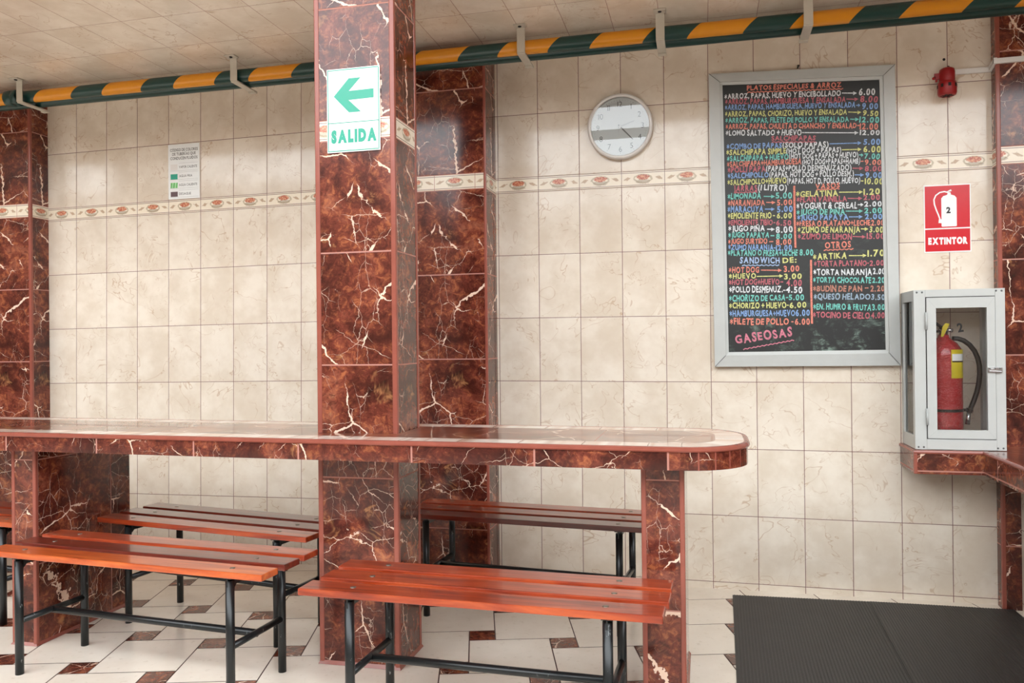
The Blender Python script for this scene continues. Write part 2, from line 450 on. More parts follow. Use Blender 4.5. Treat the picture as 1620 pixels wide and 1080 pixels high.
def stroke(mb, pts, w, y, mi=0):
    """flat mitred chalk or ink stroke along pts (x,z), facing -y"""
    n = len(pts); lo = []; hi = []
    for i in range(n):
        (ax, az), (bx, bz) = pts[max(i-1, 0)], pts[min(i+1, n-1)]; L = math.hypot(bx-ax, bz-az) or 1e-6
        nx, nz = -(bz-az)/L*w/2, (bx-ax)/L*w/2; x, z = pts[i]
        lo.append((x-nx, y, z-nz)); hi.append((x+nx, y, z+nz))
    for i in range(n-1): mb.face([lo[i], lo[i+1], hi[i+1], hi[i]], mi)
    return mb
def star_glyph():
    """six-armed hand-drawn asterisk as one outline"""
    pts = []
    for k in range(6):
        a = PI/6 + k*PI/3; w, R_ = .055, .27
        dx, dy = math.cos(a), math.sin(a)
        pts += [(dx*R_ + dy*w, dy*R_ - dx*w), (dx*R_ - dy*w, dy*R_ + dx*w)]
        b_ = a + PI/6; pts.append((math.cos(b_)*w*2, math.sin(b_)*w*2))
    return ([(.3 + x, .35 + y) for x, y in pts], [tuple(range(len(pts)))], .03, .57)

# ================================================================== THE ROOM
ZC = 2.508
def UL(x, z): return (1.01056*x - .01052*z + .09949, -.00953*x + 1.00104*z - .01955)
def UR(x, z): return (.99522*x - .00078*z + .0056, .00486*x + .99962*z - .00488)
def wall_face(mb, x0, x1, z0, z1, F):
    mb.face([(x0, 0, z0), (x1, 0, z0), (x1, 0, z1), (x0, 0, z1)], 0, [F(x0, z0), F(x1, z0), F(x1, z1), F(x0, z1)])
w = MB(); wall_face(w, -13.0, -.46, 0, ZC, UL); wall_face(w, -.46, 9.0, 0, ZC, UR)
w.face([(-13,.15,0), (9,.15,0), (9,.15,ZC+.2), (-13,.15,ZC+.2)]); w.face([(-13,0,ZC), (9,0,ZC), (9,.15,ZC+.2), (-13,.15,ZC+.2)])
struct(w.build('wall_back', M['beige'], fix=False))
c = MB(); c.box(-13.0, 9.0, -1.30, .15, ZC, ZC+.22); struct(c.build('ceiling', M['ceil']))
c = MB(); c.box(-13.0, 9.0, -4.2, -1.35, 5.0, 5.15); c.box(-13.0, 9.0, -1.45, -1.30, ZC+.22, 5.0); struct(c.build('added_court_roof', M['concrete']))  # unseen roof on an upper facade, added to block overhead sky light

# floor: large cream squares and small brown squares laid as a pinwheel
def clip(poly, x0, x1, y0, y1):
    for ax, lim, sg in ((0, x0, 1), (0, x1, -1), (1, y0, 1), (1, y1, -1)):
        out = []
        for i in range(len(poly)):
            a, b = poly[i], poly[(i+1) % len(poly)]; da, db = (a[ax]-lim)*sg, (b[ax]-lim)*sg
            if da >= 0: out.append(a)
            if da*db < 0: t = da/(da-db); out.append((a[0]+t*(b[0]-a[0]), a[1]+t*(b[1]-a[1])))
        poly = out
        if not poly: return poly
    return poly
f = MB(); f.face([(-13, -9, -.002), (9, -9, -.002), (9, .02, -.002), (-13, .02, -.002)], 2)
f.face([(-13, -9, -.1), (9, -9, -.1), (9, .02, -.1), (-13, .02, -.1)], 2)
TA, TB, TH = .3085, .1005, math.radians(16.0)
ct, st = math.cos(TH), math.sin(TH)
def fl(p, q): return (-.0505 + p*ct - q*st, -.7310 + p*st + q*ct)     # top right corner of one small square
for i in range(-34, 34):
    for j in range(-34, 34):
        bx, by = i*TA + j*TB - (TA+TB), -i*TB + j*TA - TA
        for (px, py, sx, mi) in ((bx, by, TA, 0), (bx+TA, by+TA-TB, TB, 1)):
            g = .0022
            poly = [fl(px+g, py+g), fl(px+sx-g, py+g), fl(px+sx-g, py+sx-g), fl(px+g, py+sx-g)]
            poly = clip(poly, -7, 4, -6.5, 0)
            if len(poly) > 2: f.face([(x, y, 0) for x, y in poly], mi, [(x+i*3.7, y+j*1.3) for x, y in poly])
struct(f.build('floor', [M['floortile'], M['floorbrown'], M['grout']], fix=False))

# the open court in front: far wall, side walls, a post and roof beams over it
c = MB(); c.box(-13, -3.6, -9.2, -9.0, 0, 4.05); c.box(-3.6, 9, -9.2, -9.0, 0, 3.36); c.box(-9.9, -8.2, -9.2, -9.0, 4.05, 6.4); c.box(-13, -11.1, -9.2, -9.0, 4.05, 6.4)
c.box(-3.6, 9, -9.14, -9.06, 3.67, 3.81)
for x_ in (-3.5, 2.2, 8.0): c.box(x_-.05, x_+.05, -9.14, -9.06, 3.36, 3.68)
struct(c.build('wall_front', M['concrete']))
for x_, dz_ in ((-10.6, .0), (-7.6, .1), (-5.9, .2)):
    c = MB(); c.tube([(x_-.8, -9.1, 4.95+dz_), (x_+1.3, -8.2, 4.25)], .06, 8); o = c.build('trim_3', M['bracket']); struct(o)
c = MB(); c.box(-13.2, -13, -9.0, .15, 0, 7.5); struct(c.build('wall_left', M['concrete']))
c = MB(); c.box(9.0, 9.2, -9.0, .15, 0, 3.9); struct(c.build('wall_right', M['concrete']))

# marble-tiled column between floor and ceiling
def tiled_block(mb, x0, x1, y0, y1, z0, z1):
    xc = (x0+x1)/2; yc = (y0+y1)/2
    for (pts, uo, ax) in (([(x0,y0),(x1,y0)], xc, 0), ([(x1,y0),(x1,y1)], yc, 1), ([(x1,y1),(x0,y1)], xc, 0), ([(x0,y1),(x0,y0)], yc, 1)):
        (ax0, ay0), (bx0, by0) = pts
        ua, ub = ((ax0, bx0) if ax == 0 else (ay0, by0)); off = .01 if ax == 0 else .09
        mb.face([(ax0,ay0,z0),(bx0,by0,z0),(bx0,by0,z1),(ax0,ay0,z1)], 0, [(ua-uo+off,z0),(ub-uo+off,z0),(ub-uo+off,z1),(ua-uo+off,z1)])
    mb.face([(x0,y0,z1),(x1,y0,z1),(x1,y1,z1),(x0,y1,z1)]); mb.face([(x0,y1,z0),(x1,y1,z0),(x1,y0,z0),(x0,y0,z0)])
def pier(name, x0, x1, y0, y1, z0, z1, label, cat, corners, tw=.016, flare=False):
    o = empty(name, ((x0+x1)/2, (y0+y1)/2, z0)); tag(o, label, cat)
    mb = MB(); tiled_block(mb, x0, x1, y0, y1, z0, z1); part(o, 'tiled_shaft', mb, M['brown'])
    for (cx, cy) in corners:
        t = MB(); sx = 1 if cx == x1 else -1; sy = 1 if cy == y1 else -1
        ax, bx = sorted((cx - sx*tw, cx + sx*.003)); ay, by = sorted((cy - sy*tw, cy + sy*.003))
        t.box(ax, bx, ay, by, z0, z1); part(o, 'corner_trim', t, M['trim'], bevel=.004)
    if flare:
        t = MB()
        pr = [(0, .018), (.010, .010), (.013, 0)]
        a = [(x0,y0),(x1,y0),(x1,y1),(x0,y1)]
        def off(d): return [(x0-d,y0-d),(x1+d,y0-d),(x1+d,y1+d),(x0-d,y1+d)]
        for i in range(4):
            lo, hi = off(.007), off(.0005)
            t.face([(*lo[i], z0+.001), (*lo[(i+1)%4], z0+.001), (*hi[(i+1)%4], z0+.014), (*hi[i], z0+.014)])
        part(o, 'base_fillet', t, M['trim'])
    return o
CX0, CX1, CY0, CY1 = -.578, -.278, -1.175, -.955
pier('tiled_column', CX0, CX1, CY0, CY1, 0, ZC, 'free-standing red marble tiled column with the exit sign, passing through the counter', 'column',
     [(CX0, CY0), (CX1, CY0), (CX0, CY1), (CX1, CY1)], flare=True)
pier('tiled_pilaster', -.70, -.217, -.19, 0, 0, ZC, 'red marble tiled pilaster on the back wall just right of the free-standing column', 'pilaster', [(-.217, -.19), (-.70, -.19)], tw=.010)
pier('tiled_pilaster', -3.4, -2.84, -.125, 0, 0, ZC, 'red marble tiled pilaster on the back wall at the far left edge', 'pilaster', [(-2.84, -.125)], tw=.014)
pier('tiled_pilaster', 1.975, 2.6, -.062, 0, 0, ZC, 'shallow red marble tiled pilaster at the right end beside the extinguisher cabinet', 'pilaster', [(1.975, -.062)], tw=.014)
h = MB(); h.box(2.047, 2.2, -2.6, -.062, 0, .588); struct(h.build('trim_1', M['beigelow']))

# ------------------------------------------------------------------ the long counter
def yf(x): return -1.338 - .026*(x + 1.8)
def yb(x): return -.775 - .030*(x + 2.1)
ct_o = empty('dining_counter', (-.6, -1.1, 0)); tag(ct_o, 'long red marble tiled eating counter with a rounded right end', 'counter')
XL = -3.3; XE = .898
def outline(ins):
    """counter-clockwise outline of the rounded right end from (x=.. front) to back, inset by ins"""
    R = .20 - ins; pts = []
    fx = XE - .20
    for k in range(0, 13):
        a = -PI/2 + k*(PI/2)/12; pts.append((fx + R*math.cos(a), yf(fx) + ins + R + R*math.sin(a)))
    Rb = .20 - ins
    for k in range(0, 13):
        a = k*(PI/2)/12; pts.append((fx + Rb*math.cos(a), yb(fx) - ins - Rb + Rb*math.sin(a)))
    return pts
ZT, ZU = .826, .757
GAP = .0015
def top_piece(mb, ins, z0, z1, mi=0, mside=None):
    # left of the column, right of it, and the two strips in front of and behind it: together one slab with a hole
    xl, xr = CX0-.004, CX1+.004
    mb.prism([(XL, yf(XL)+ins), (xl, yf(xl)+ins), (xl, yb(xl)-ins), (XL, yb(XL)-ins)], z0, z1, mi, mside)
    mb.prism([(xr, yf(xr)+ins)] + outline(ins) + [(xr, yb(xr)-ins)], z0, z1, mi, mside)
    mb.prism([(xl, yf(xl)+ins), (xr, yf(xr)+ins), (xr, CY0-.004), (xl, CY0-.004)], z0, z1, mi, mside)
    mb.prism([(xl, CY1+.004), (xr, CY1+.004), (xr, yb(xr)-ins), (xl, yb(xl)-ins)], z0, z1, mi, mside)
def run(ins):
    return [(XL, yf(XL)+ins), (CX0, yf(CX0)+ins), (.2, yf(.2)+ins)] + outline(ins) + [(.2, yb(.2)-ins), (XL, yb(XL)-ins)]
# slab core (underside and edge faces)
mb = MB(); top_piece(mb, .010, ZU, ZT-.004, 0); part(ct_o, 'counter_slab', mb, M['browntop'])
def band(mb, a, b, za, zb, mi=0, tile=False):
    s = 0
    for i in range(len(a)-1):
        L = math.hypot(b[i+1][0]-b[i][0], b[i+1][1]-b[i][1])
        straight = L > .3
        u0 = a[i][0] if tile and straight else s; u1 = a[i+1][0] if tile and straight else s+L
        mb.face([(*a[i], za), (*a[i+1], za), (*b[i+1], zb), (*b[i], zb)], mi, [(u0, za), (u1, za), (u1, zb), (u0, zb)]); s += L
# tiled front edge
mb = MB(); o0 = run(0.0)
band(mb, o0, o0, ZU, ZT-.014, 0, True); band(mb, run(.010), o0, ZU, ZU); part(ct_o, 'edge_tile', mb, M['brownedge'], fix=False)
# upright grout joints round the end
for k in range(1, 12):
    if k == 6: continue
    a = -PI/2 + k*(PI/12) ; fx = XE-.20
    R = .2; cx, cy = fx, (yf(fx)+R if a <= 0 else yb(fx)-R)
    px, py = cx+R*math.cos(a), cy+R*math.sin(a)
    mb = MB(); dx, dy = -math.sin(a)*.0022, math.cos(a)*.0022; nx, ny = math.cos(a)*.0006, math.sin(a)*.0006
    mb.face([(px-dx+nx, py-dy+ny, ZU), (px+dx+nx, py+dy+ny, ZU), (px+dx+nx, py+dy+ny, ZT-.014), (px-dx+nx, py-dy+ny, ZT-.014)])
    part(ct_o, 'grout_joint', mb, M['trim'], fix=False)
# rose rim round the top edge
mb = MB()
prof = [(-.0045, ZT-.015), (-.007, ZT-.011), (-.0065, ZT-.005), (-.002, ZT-.0005), (.006, ZT+.0008), (.011, ZT)]
for (i0, z0), (i1, z1) in zip(prof[:-1], prof[1:]): band(mb, run(i0), run(i1), z0, z1)
band(mb, run(0.0), run(-.0045), ZT-.015, ZT-.015)
oo = part(ct_o, 'rim', mb, M['trim'], fix=False)
# pale edging course and the inner marble field of the top
mb = MB(); band(mb, run(.011), run(.098), ZT, ZT, 0, True); part(ct_o, 'edging_course', mb, M['bordertop'], fix=False)
mb = MB(); top_piece(mb, .098, ZT-.006, ZT, 0)
part(ct_o, 'top_tile', mb, M['browntop'])
# legs
def leg(x0, x1, y0, y1):
    g = empty('x', (0,0,0)); bpy.data.objects.remove(g)
    mb = MB(); mb.box(x0, x1, y0, y1, 0, ZU); lg = part(ct_o, 'support_leg', mb, M['brownleg'])
    for cx, s in ((x0, 1), (x1, -1)):
        t = MB(); a, b = sorted((cx + s*.013, cx - s*.003)); t.box(a, b, y0-.003, y0+.013, 0, ZU-.001)
        lo = t.build('corner_trim', M['trim'], lg, .004)
    t = MB()
    for i, (a, b) in enumerate((((x0,y0),(x1,y0)), ((x1,y0),(x1,y1)), ((x1,y1),(x0,y1)), ((x0,y1),(x0,y0)))):
        nx, ny = ((b[1]-a[1]), -(b[0]-a[0])); L = math.hypot(nx, ny); nx, ny = nx/L*.007, ny/L*.007
        ex, ey = (b[0]-a[0])/L*.007, (b[1]-a[1])/L*.007
        t.face([(a[0]+nx-ex, a[1]+ny-ey, .001), (b[0]+nx+ex, b[1]+ny+ey, .001), (b[0], b[1], .012), (a[0], a[1], .012)])
    t.build('base_fillet', M['trim'], lg)
leg(.577, .703, -1.30, -.82)
leg(-1.832, -1.725, -1.25, -.735)
leg(-3.1, -2.99, -1.22, -.70)

# ------------------------------------------------------------------ benches
def bench(label, cx, cy, rz, L, top, woods, inset, missing=()):
    """three varnished slats on a black tube frame"""
    o = empty('slatted_bench', (cx, cy, 0), rz); tag(o, label, 'bench', 'slatted wooden benches with black tube frames')
    D = .330; sw = .089; off = (D-sw)/2; TH_ = .021
    rnd = random.Random(int(cx*100))
    lx = L/2 - inset; ly = .140
    for k, wm in zip((-1, 0, 1), woods):
        mb = MB(); y = k*off; dx = rnd.uniform(-.004, .004)
        mb.box(-L/2+dx, L/2+dx, y-sw/2, y+sw/2, top-TH_, top); s = mb.build('seat_slat', M[wm], o, .0035, 3)
        for sx in (-1, 1):
            b = MB(); b.lathe([(0, .0005), (.006, .0012), (.0085, .0006), (.0092, -.001)], (sx*(lx-.005)+dx, y+rnd.uniform(-.004, .004), top+.0006), 14); b.build('bolt_head', M['bolt'], s)
    for sx in (-1, 1):
        for sy in (-1, 1):
            mb = MB(); mb.tube([(sx*lx, sy*ly, 0), (sx*lx, sy*ly, top-TH_-.012)], .0140, 16); mb.build('leg', M['black'], o)
        mb = MB(); mb.box(sx*lx-.016, sx*lx+.016, -ly-.014, ly+.014, top-TH_-.005, top-TH_-.0003)
        mb.box(sx*lx-.002, sx*lx+.002, -ly-.014, ly+.014, top-TH_-.030, top-TH_-.004)
        for sy in (-1, 1):   # little welded gussets
            y0 = sy*ly; z1 = top-TH_-.012
            for e in (-.0025, .0025):
                pass
            A = [(y0, z1), (y0 - sy*.050, z1), (y0, z1-.045)]
            mb.face([(sx*lx-.0025, p[0], p[1]) for p in A]); mb.face([(sx*lx+.0025, p[0], p[1]) for p in A])
        mb.build('seat_bracket', M['black'], o)
        mb = MB(); mb.tube([(sx*lx, -ly, .185), (sx*lx, ly, .185)], .0110, 12); mb.build('side_rail', M['black'], o)
    mb = MB(); mb.tube([(-lx, 0, .182), (lx, 0, .182)], .0125, 14); mb.build('stretcher', M['black'], o)
    return o
bench('bench in front of the counter at left, bright orange front slat, dark red middle slat', -1.124, -1.376, -.077, 1.146, .430, ('wood_orange', 'wood_dark', 'wood_red'), .135)
bench('reddish orange bench in the foreground, in front of the column and right counter leg', .142, -1.533, -.030, 1.05, .430, ('wood_red', 'wood_red', 'wood_red'), .150)
bench('dark bench behind the counter at left, between the left counter leg and the column', -1.166, -.868, -.150, 1.052, .430, ('wood_red', 'wood_dark', 'wood_dark'), .150)
bench('dark red bench behind the counter, between the column and the right counter leg', .045, -.515, -.090, 1.07, .430, ('wood_dark', 'wood_red', 'wood_red'), .125)
bench('bench showing only a sliver past the left counter leg at the left edge', -2.44, -.90, -.10, 1.07, .430, ('wood_orange', 'wood_red', 'wood_red'), .135)

# ------------------------------------------------------------------ pipes under the ceiling
PY1, PY2, PZ = -.372, -.300, 2.431
p = MB(); p.tube([(-9.0, 0, 0), (4.0, 0, 0)], .0300, 20)
o = p.build('striped_pipe', M['pipe'], offset=(0, PY1, PZ+.004)); tag(o, 'dark green pipe with slanting yellow bands running the length of the room under the ceiling', 'pipe')
for nm_, pp, rr_, n_ in (('coupling_body', [-2.735, -2.728, -2.69, -2.683], [.0345, .040, .040, .0345], 20), ('hexagonal_nut', [-2.683, -2.65], [.044, .044], 8)):
    p = MB(); p.tube([(x_, 0, 0) for x_ in pp], rr_, n_); p.build(nm_, M['pipegreen'], o)
p = MB(); p.tube([(-9.0, 0, 0), (4.0, 0, 0)], .0285, 20)
o = p.build('green_pipe', M['pipegreen'], offset=(0, PY2, PZ-.001)); tag(o, 'plain dark green pipe lying behind the banded one against the back wall', 'pipe')
br_labels = ['cream steel pipe bracket nearest the left edge, over the left pilaster', 'cream steel pipe bracket above the tiled wall left of the column',
             'cream steel pipe bracket just right of the column and pilaster', 'cream steel pipe bracket above the wall between the clock and the menu board',
             'cream steel pipe bracket straight above the menu board']
for bx, lb in zip((-2.61, -1.385, .012, .606, 1.189), br_labels):
    o = empty('pipe_bracket', (bx, -.42, ZC)); tag(o, lb, 'bracket', 'steel angle brackets under the pipes')
    mb = MB(); mb.box(bx-.018, bx+.018, -.424, -.419, 2.398, ZC-.001); mb.box(bx-.018, bx+.018, -.419, -.245, 2.392, 2.398)
    mb.box(bx-.018, bx+.018, -.27, -.265+.02, 2.386, 2.392); mb.box(bx-.026, bx+.026, -.462, -.419, ZC-.006, ZC-.0005)
    part(o, 'angle_arm', mb, M['bracket'], bevel=.0015)
    mb = MB(); mb.lathe([(0, -.004), (.007, -.003), (.008, 0)], (bx, -.444, ZC-.006), 12); part(o, 'screw_head', mb, M['dark'])

# ------------------------------------------------------------------ menu board
MENU = [
  [('t', 'PLATOS ESPECIALES & ARROZ', 'c', 0.971, 2.285, 1.373, 2.267, 0.02), ('w', '', 'c', 0.972, 2.265, 1.38, 2.247, 0.0)],
  [('t', '*ARROZ, PAPAS, HUEVO Y ENCEBOLLADO', 'w', 0.872, 2.255, 1.37, 2.229, 0.022), ('a', '', 'w', 1.375, 2.229, 1.437, 2.224, 0.0), ('t', '6.00', 'w', 1.445, 2.228, 1.511, 2.223, 0.026)],
  [('t', '*ARROZ, PAPAS, HAMBURGUESA Y ENSALADA', 'r', 0.875, 2.231, 1.39, 2.199, 0.022), ('a', '', 'r', 1.393, 2.201, 1.442, 2.197, 0.0), ('t', '8.00', 'r', 1.45, 2.197, 1.522, 2.189, 0.025)],
  [('t', '*ARROZ, PAPAS, HAMBURGUESA, HUEVO Y ENSALADA', 'b', 0.874, 2.205, 1.43, 2.173, 0.022), ('a', '', 'b', 1.432, 2.17, 1.45, 2.169, 0.0), ('t', '9.00', 'b', 1.457, 2.165, 1.522, 2.159, 0.025)],
  [('t', '*ARROZ, PAPAS, CHORIZO, HUEVO Y ENSALADA', 'y', 0.874, 2.175, 1.395, 2.144, 0.022), ('a', '', 'y', 1.399, 2.143, 1.454, 2.138, 0.0), ('t', '9.50', 'y', 1.46, 2.135, 1.523, 2.126, 0.022)],
  [('t', '*ARROZ, PAPAS, FILETE DE POLLO Y ENSALADA', 't', 0.875, 2.146, 1.402, 2.111, 0.022), ('a', '', 't', 1.407, 2.111, 1.444, 2.108, 0.0), ('t', '12.00', 't', 1.445, 2.107, 1.526, 2.098, 0.023)],
  [('t', '*ARROZ, PAPAS, CHULETA D CHANCHO Y ENSALAD', 'c', 0.876, 2.118, 1.433, 2.081, 0.022), ('d', '', 'c', 1.436, 2.081, 1.446, 2.08, 0.0), ('t', '12.00', 'c', 1.446, 2.077, 1.521, 2.07, 0.025)],
  [('t', '*LOMO SALTADO + HUEVO', 'w', 0.876, 2.088, 1.204, 2.067, 0.023), ('a', '', 'w', 1.206, 2.066, 1.441, 2.049, 0.0), ('t', '12.00', 'w', 1.446, 2.049, 1.528, 2.043, 0.021)],
  [('t', 'SALCHIPAPAS', 'r', 1.075, 2.05, 1.263, 2.038, 0.021), ('w', '', 'r', 1.076, 2.032, 1.264, 2.02, 0.0)],
  [('t', '*COMBO DE PAPAS', 'b', 0.879, 2.025, 1.119, 2.016, 0.023), ('t', '(SOLO PAPAS)', 'w', 1.122, 2.016, 1.317, 2.007, 0.024), ('a', '', 'b', 1.32, 2.008, 1.453, 2.003, 0.0), ('t', '5.00', 'b', 1.461, 2.007, 1.529, 2.002, 0.024)],
  [('t', '*SALCHIPAPA SIMPLE', 'y', 0.877, 1.998, 1.137, 1.989, 0.023), ('t', '(HOT DOG + PAPAS)', 'w', 1.138, 1.989, 1.369, 1.979, 0.022), ('a', '', 'y', 1.372, 1.978, 1.453, 1.975, 0.0), ('t', '6.00', 'y', 1.46, 1.975, 1.531, 1.97, 0.025)],
  [('t', '*SALCHIPAPA + HUEVO', 't', 0.88, 1.97, 1.147, 1.963, 0.023), ('t', '(HOT DOG + PAPAS + HUEVO)', 'w', 1.149, 1.963, 1.439, 1.952, 0.023), ('a', '', 't', 1.442, 1.951, 1.46, 1.949, 0.0), ('t', '7.00', 't', 1.464, 1.945, 1.527, 1.938, 0.022)],
  [('t', '*SALCHIPAPA+HAMBURGUESA', 'c', 0.88, 1.944, 1.202, 1.938, 0.023), ('t', '(HOT DOG+PAPAS+HAMB)', 'w', 1.205, 1.935, 1.447, 1.924, 0.022), ('d', '', 'c', 1.449, 1.922, 1.46, 1.922, 0.0), ('t', '9.00', 'c', 1.465, 1.917, 1.532, 1.912, 0.021)],
  [('t', '*POLLI PAPA', 'r', 0.882, 1.918, 1.049, 1.915, 0.024), ('t', '(PAPAS+POLLO DESMENUZADO)', 'w', 1.05, 1.915, 1.41, 1.897, 0.024), ('a', '', 'r', 1.415, 1.894, 1.459, 1.891, 0.0), ('t', '8.00', 'r', 1.465, 1.889, 1.534, 1.884, 0.022)],
  [('t', '*SALCHIPOLLO', 'b', 0.882, 1.891, 1.061, 1.887, 0.023), ('t', '(PAPAS, HOT DOG + POLLO DESM.)', 'w', 1.064, 1.886, 1.42, 1.87, 0.023), ('a', '', 'b', 1.423, 1.864, 1.462, 1.862, 0.0), ('t', '9.00', 'b', 1.467, 1.861, 1.535, 1.856, 0.023)],
  [('t', '*SALCHIPOLLO+HUEVO', 'y', 0.881, 1.862, 1.137, 1.856, 0.023), ('t', '(PAPAS, HOT D, POLLO, HUEVO)', 'w', 1.139, 1.853, 1.446, 1.839, 0.023), ('d', '', 'y', 1.448, 1.836, 1.459, 1.835, 0.0), ('t', '10.00', 'y', 1.464, 1.834, 1.539, 1.829, 0.024)],
  [('t', 'JARRAS', 'r', 0.908, 1.832, 1.011, 1.829, 0.024), ('t', '(1 LITRO)', 'w', 1.014, 1.831, 1.139, 1.823, 0.025), ('w', '', 'r', 0.912, 1.812, 1.011, 1.811, 0.0)],
  [('t', 'VASOS', 'c', 1.259, 1.822, 1.361, 1.822, 0.021), ('w', '', 'c', 1.262, 1.806, 1.359, 1.806, 0.0)],
  [('v', '', 'c', 1.17, 1.83, 1.172, 1.552, 0.0)],
  [('t', '*LIMONADA', 't', 0.881, 1.797, 1.027, 1.795, 0.024), ('a', '', 't', 1.038, 1.79, 1.087, 1.787, 0.0), ('t', '5.00', 't', 1.09, 1.79, 1.16, 1.788, 0.025)],
  [('t', '*NARANJADA', 'c', 0.882, 1.768, 1.043, 1.761, 0.024), ('a', '', 'c', 1.049, 1.762, 1.089, 1.76, 0.0), ('t', '5.00', 'c', 1.095, 1.758, 1.16, 1.758, 0.023)],
  [('t', '*MARACUYA', 'b', 0.88, 1.739, 1.036, 1.733, 0.026), ('a', '', 'b', 1.043, 1.732, 1.086, 1.73, 0.0), ('t', '5.00', 'b', 1.095, 1.728, 1.162, 1.728, 0.025)],
  [('t', '*EMOLIENTE FRIO', 'y', 0.881, 1.709, 1.071, 1.702, 0.024), ('d', '', 'y', 1.077, 1.701, 1.086, 1.7, 0.0), ('t', '6.00', 'y', 1.094, 1.699, 1.158, 1.697, 0.023)],
  [('t', '*EMOLIENTE TIBIO', 'r', 0.882, 1.678, 1.076, 1.671, 0.023), ('d', '', 'r', 1.079, 1.669, 1.087, 1.669, 0.0), ('t', '6.50', 'r', 1.091, 1.667, 1.155, 1.664, 0.023)],
  [('t', '*JUGO PIÑA', 'w', 0.882, 1.651, 1.042, 1.645, 0.024), ('a', '', 'w', 1.051, 1.641, 1.085, 1.639, 0.0), ('t', '8.00', 'w', 1.089, 1.636, 1.161, 1.636, 0.026)],
  [('t', '*JUGO PAPAYA', 't', 0.882, 1.622, 1.061, 1.614, 0.024), ('d', '', 't', 1.066, 1.611, 1.082, 1.61, 0.0), ('t', '8.00', 't', 1.09, 1.606, 1.158, 1.605, 0.022)],
  [('t', '*JUGO SURTIDO', 'c', 0.881, 1.592, 1.052, 1.587, 0.022), ('d', '', 'c', 1.06, 1.584, 1.077, 1.584, 0.0), ('t', '8.00', 'c', 1.089, 1.58, 1.155, 1.58, 0.023)],
  [('t', '*ZUMO NARANJA', 'b', 0.881, 1.566, 1.078, 1.558, 0.023), ('d', '', 'b', 1.079, 1.555, 1.086, 1.555, 0.0), ('t', '12.00', 'b', 1.088, 1.555, 1.157, 1.554, 0.022)],
  [('t', '*PLATANO O FRESA+LECHE', 't', 0.879, 1.54, 1.181, 1.529, 0.024), ('t', '8.00', 't', 1.189, 1.531, 1.247, 1.529, 0.025)],
  [('t', 'SANDWICH', 'p', 0.932, 1.505, 1.104, 1.497, 0.026), ('t', 'DE:', 'y', 1.116, 1.497, 1.176, 1.498, 0.022), ('w', '', 'p', 0.941, 1.48, 1.102, 1.476, 0.0)],
  [('t', '*HOT DOG', 'c', 0.882, 1.462, 1.015, 1.459, 0.023), ('a', '', 'c', 1.023, 1.457, 1.113, 1.453, 0.0), ('t', '3.00', 'c', 1.121, 1.458, 1.187, 1.459, 0.025)],
  [('t', '*HUEVO', 'y', 0.882, 1.434, 1.001, 1.431, 0.023), ('a', '', 'y', 1.004, 1.429, 1.118, 1.428, 0.0), ('t', '3.00', 'y', 1.122, 1.424, 1.197, 1.425, 0.023)],
  [('t', '*HOT DOG+HUEVO', 'r', 0.882, 1.406, 1.102, 1.402, 0.024), ('d', '', 'r', 1.106, 1.401, 1.118, 1.401, 0.0), ('t', '4.00', 'r', 1.131, 1.396, 1.197, 1.394, 0.025)],
  [('t', '*POLLO DESMENUZ.', 'w', 0.883, 1.372, 1.115, 1.368, 0.026), ('d', '', 'w', 1.117, 1.363, 1.127, 1.363, 0.0), ('t', '4.50', 'w', 1.13, 1.366, 1.199, 1.362, 0.026)],
  [('t', '*CHORIZO DE CASA', 't', 0.882, 1.332, 1.127, 1.33, 0.026), ('d', '', 't', 1.129, 1.33, 1.139, 1.33, 0.0), ('t', '5.00', 't', 1.141, 1.331, 1.206, 1.329, 0.023)],
  [('t', '*CHORIZO + HUEVO', 'y', 0.882, 1.299, 1.13, 1.296, 0.024), ('d', '', 'y', 1.132, 1.296, 1.141, 1.295, 0.0), ('t', '6.00', 'y', 1.144, 1.295, 1.215, 1.296, 0.024)],
  [('t', '*HAMBURGUESA+HUEVO', 'b', 0.883, 1.263, 1.167, 1.26, 0.025), ('t', '6.00', 'b', 1.169, 1.26, 1.229, 1.26, 0.025)],
  [('t', '*FILETE DE POLLO', 'c', 0.884, 1.227, 1.14, 1.222, 0.027), ('d', '', 'c', 1.15, 1.221, 1.16, 1.221, 0.0), ('t', '6.00', 'c', 1.166, 1.221, 1.229, 1.221, 0.026)],
  [('t', 'GASEOSAS', 'k', 0.907, 1.145, 1.153, 1.177, 0.036), ('w', '', 'k', 0.942, 1.099, 1.161, 1.138, 0.0)],
  [('v', '', 'c', 1.237, 1.496, 1.238, 1.211, 0.0)],
  [('t', '*GELATINA', 'y', 1.176, 1.792, 1.354, 1.788, 0.025), ('a', '', 'y', 1.358, 1.791, 1.456, 1.787, 0.0), ('t', '1.20', 'y', 1.458, 1.787, 1.525, 1.786, 0.025)],
  [('t', '*FLAN VAINILLA', 'r', 1.179, 1.769, 1.39, 1.761, 0.023), ('a', '', 'r', 1.393, 1.762, 1.453, 1.759, 0.0), ('t', '2.00', 'r', 1.458, 1.762, 1.525, 1.76, 0.021)],
  [('t', '*YOGURT & CEREAL', 'w', 1.178, 1.739, 1.432, 1.73, 0.025), ('a', '', 'w', 1.434, 1.732, 1.458, 1.731, 0.0), ('t', '2.00', 'w', 1.461, 1.734, 1.532, 1.731, 0.022)],
  [('t', '*JUGO DE PIÑA', 't', 1.178, 1.711, 1.382, 1.704, 0.023), ('a', '', 't', 1.384, 1.706, 1.455, 1.703, 0.0), ('t', '2.00', 't', 1.461, 1.704, 1.532, 1.702, 0.022)],
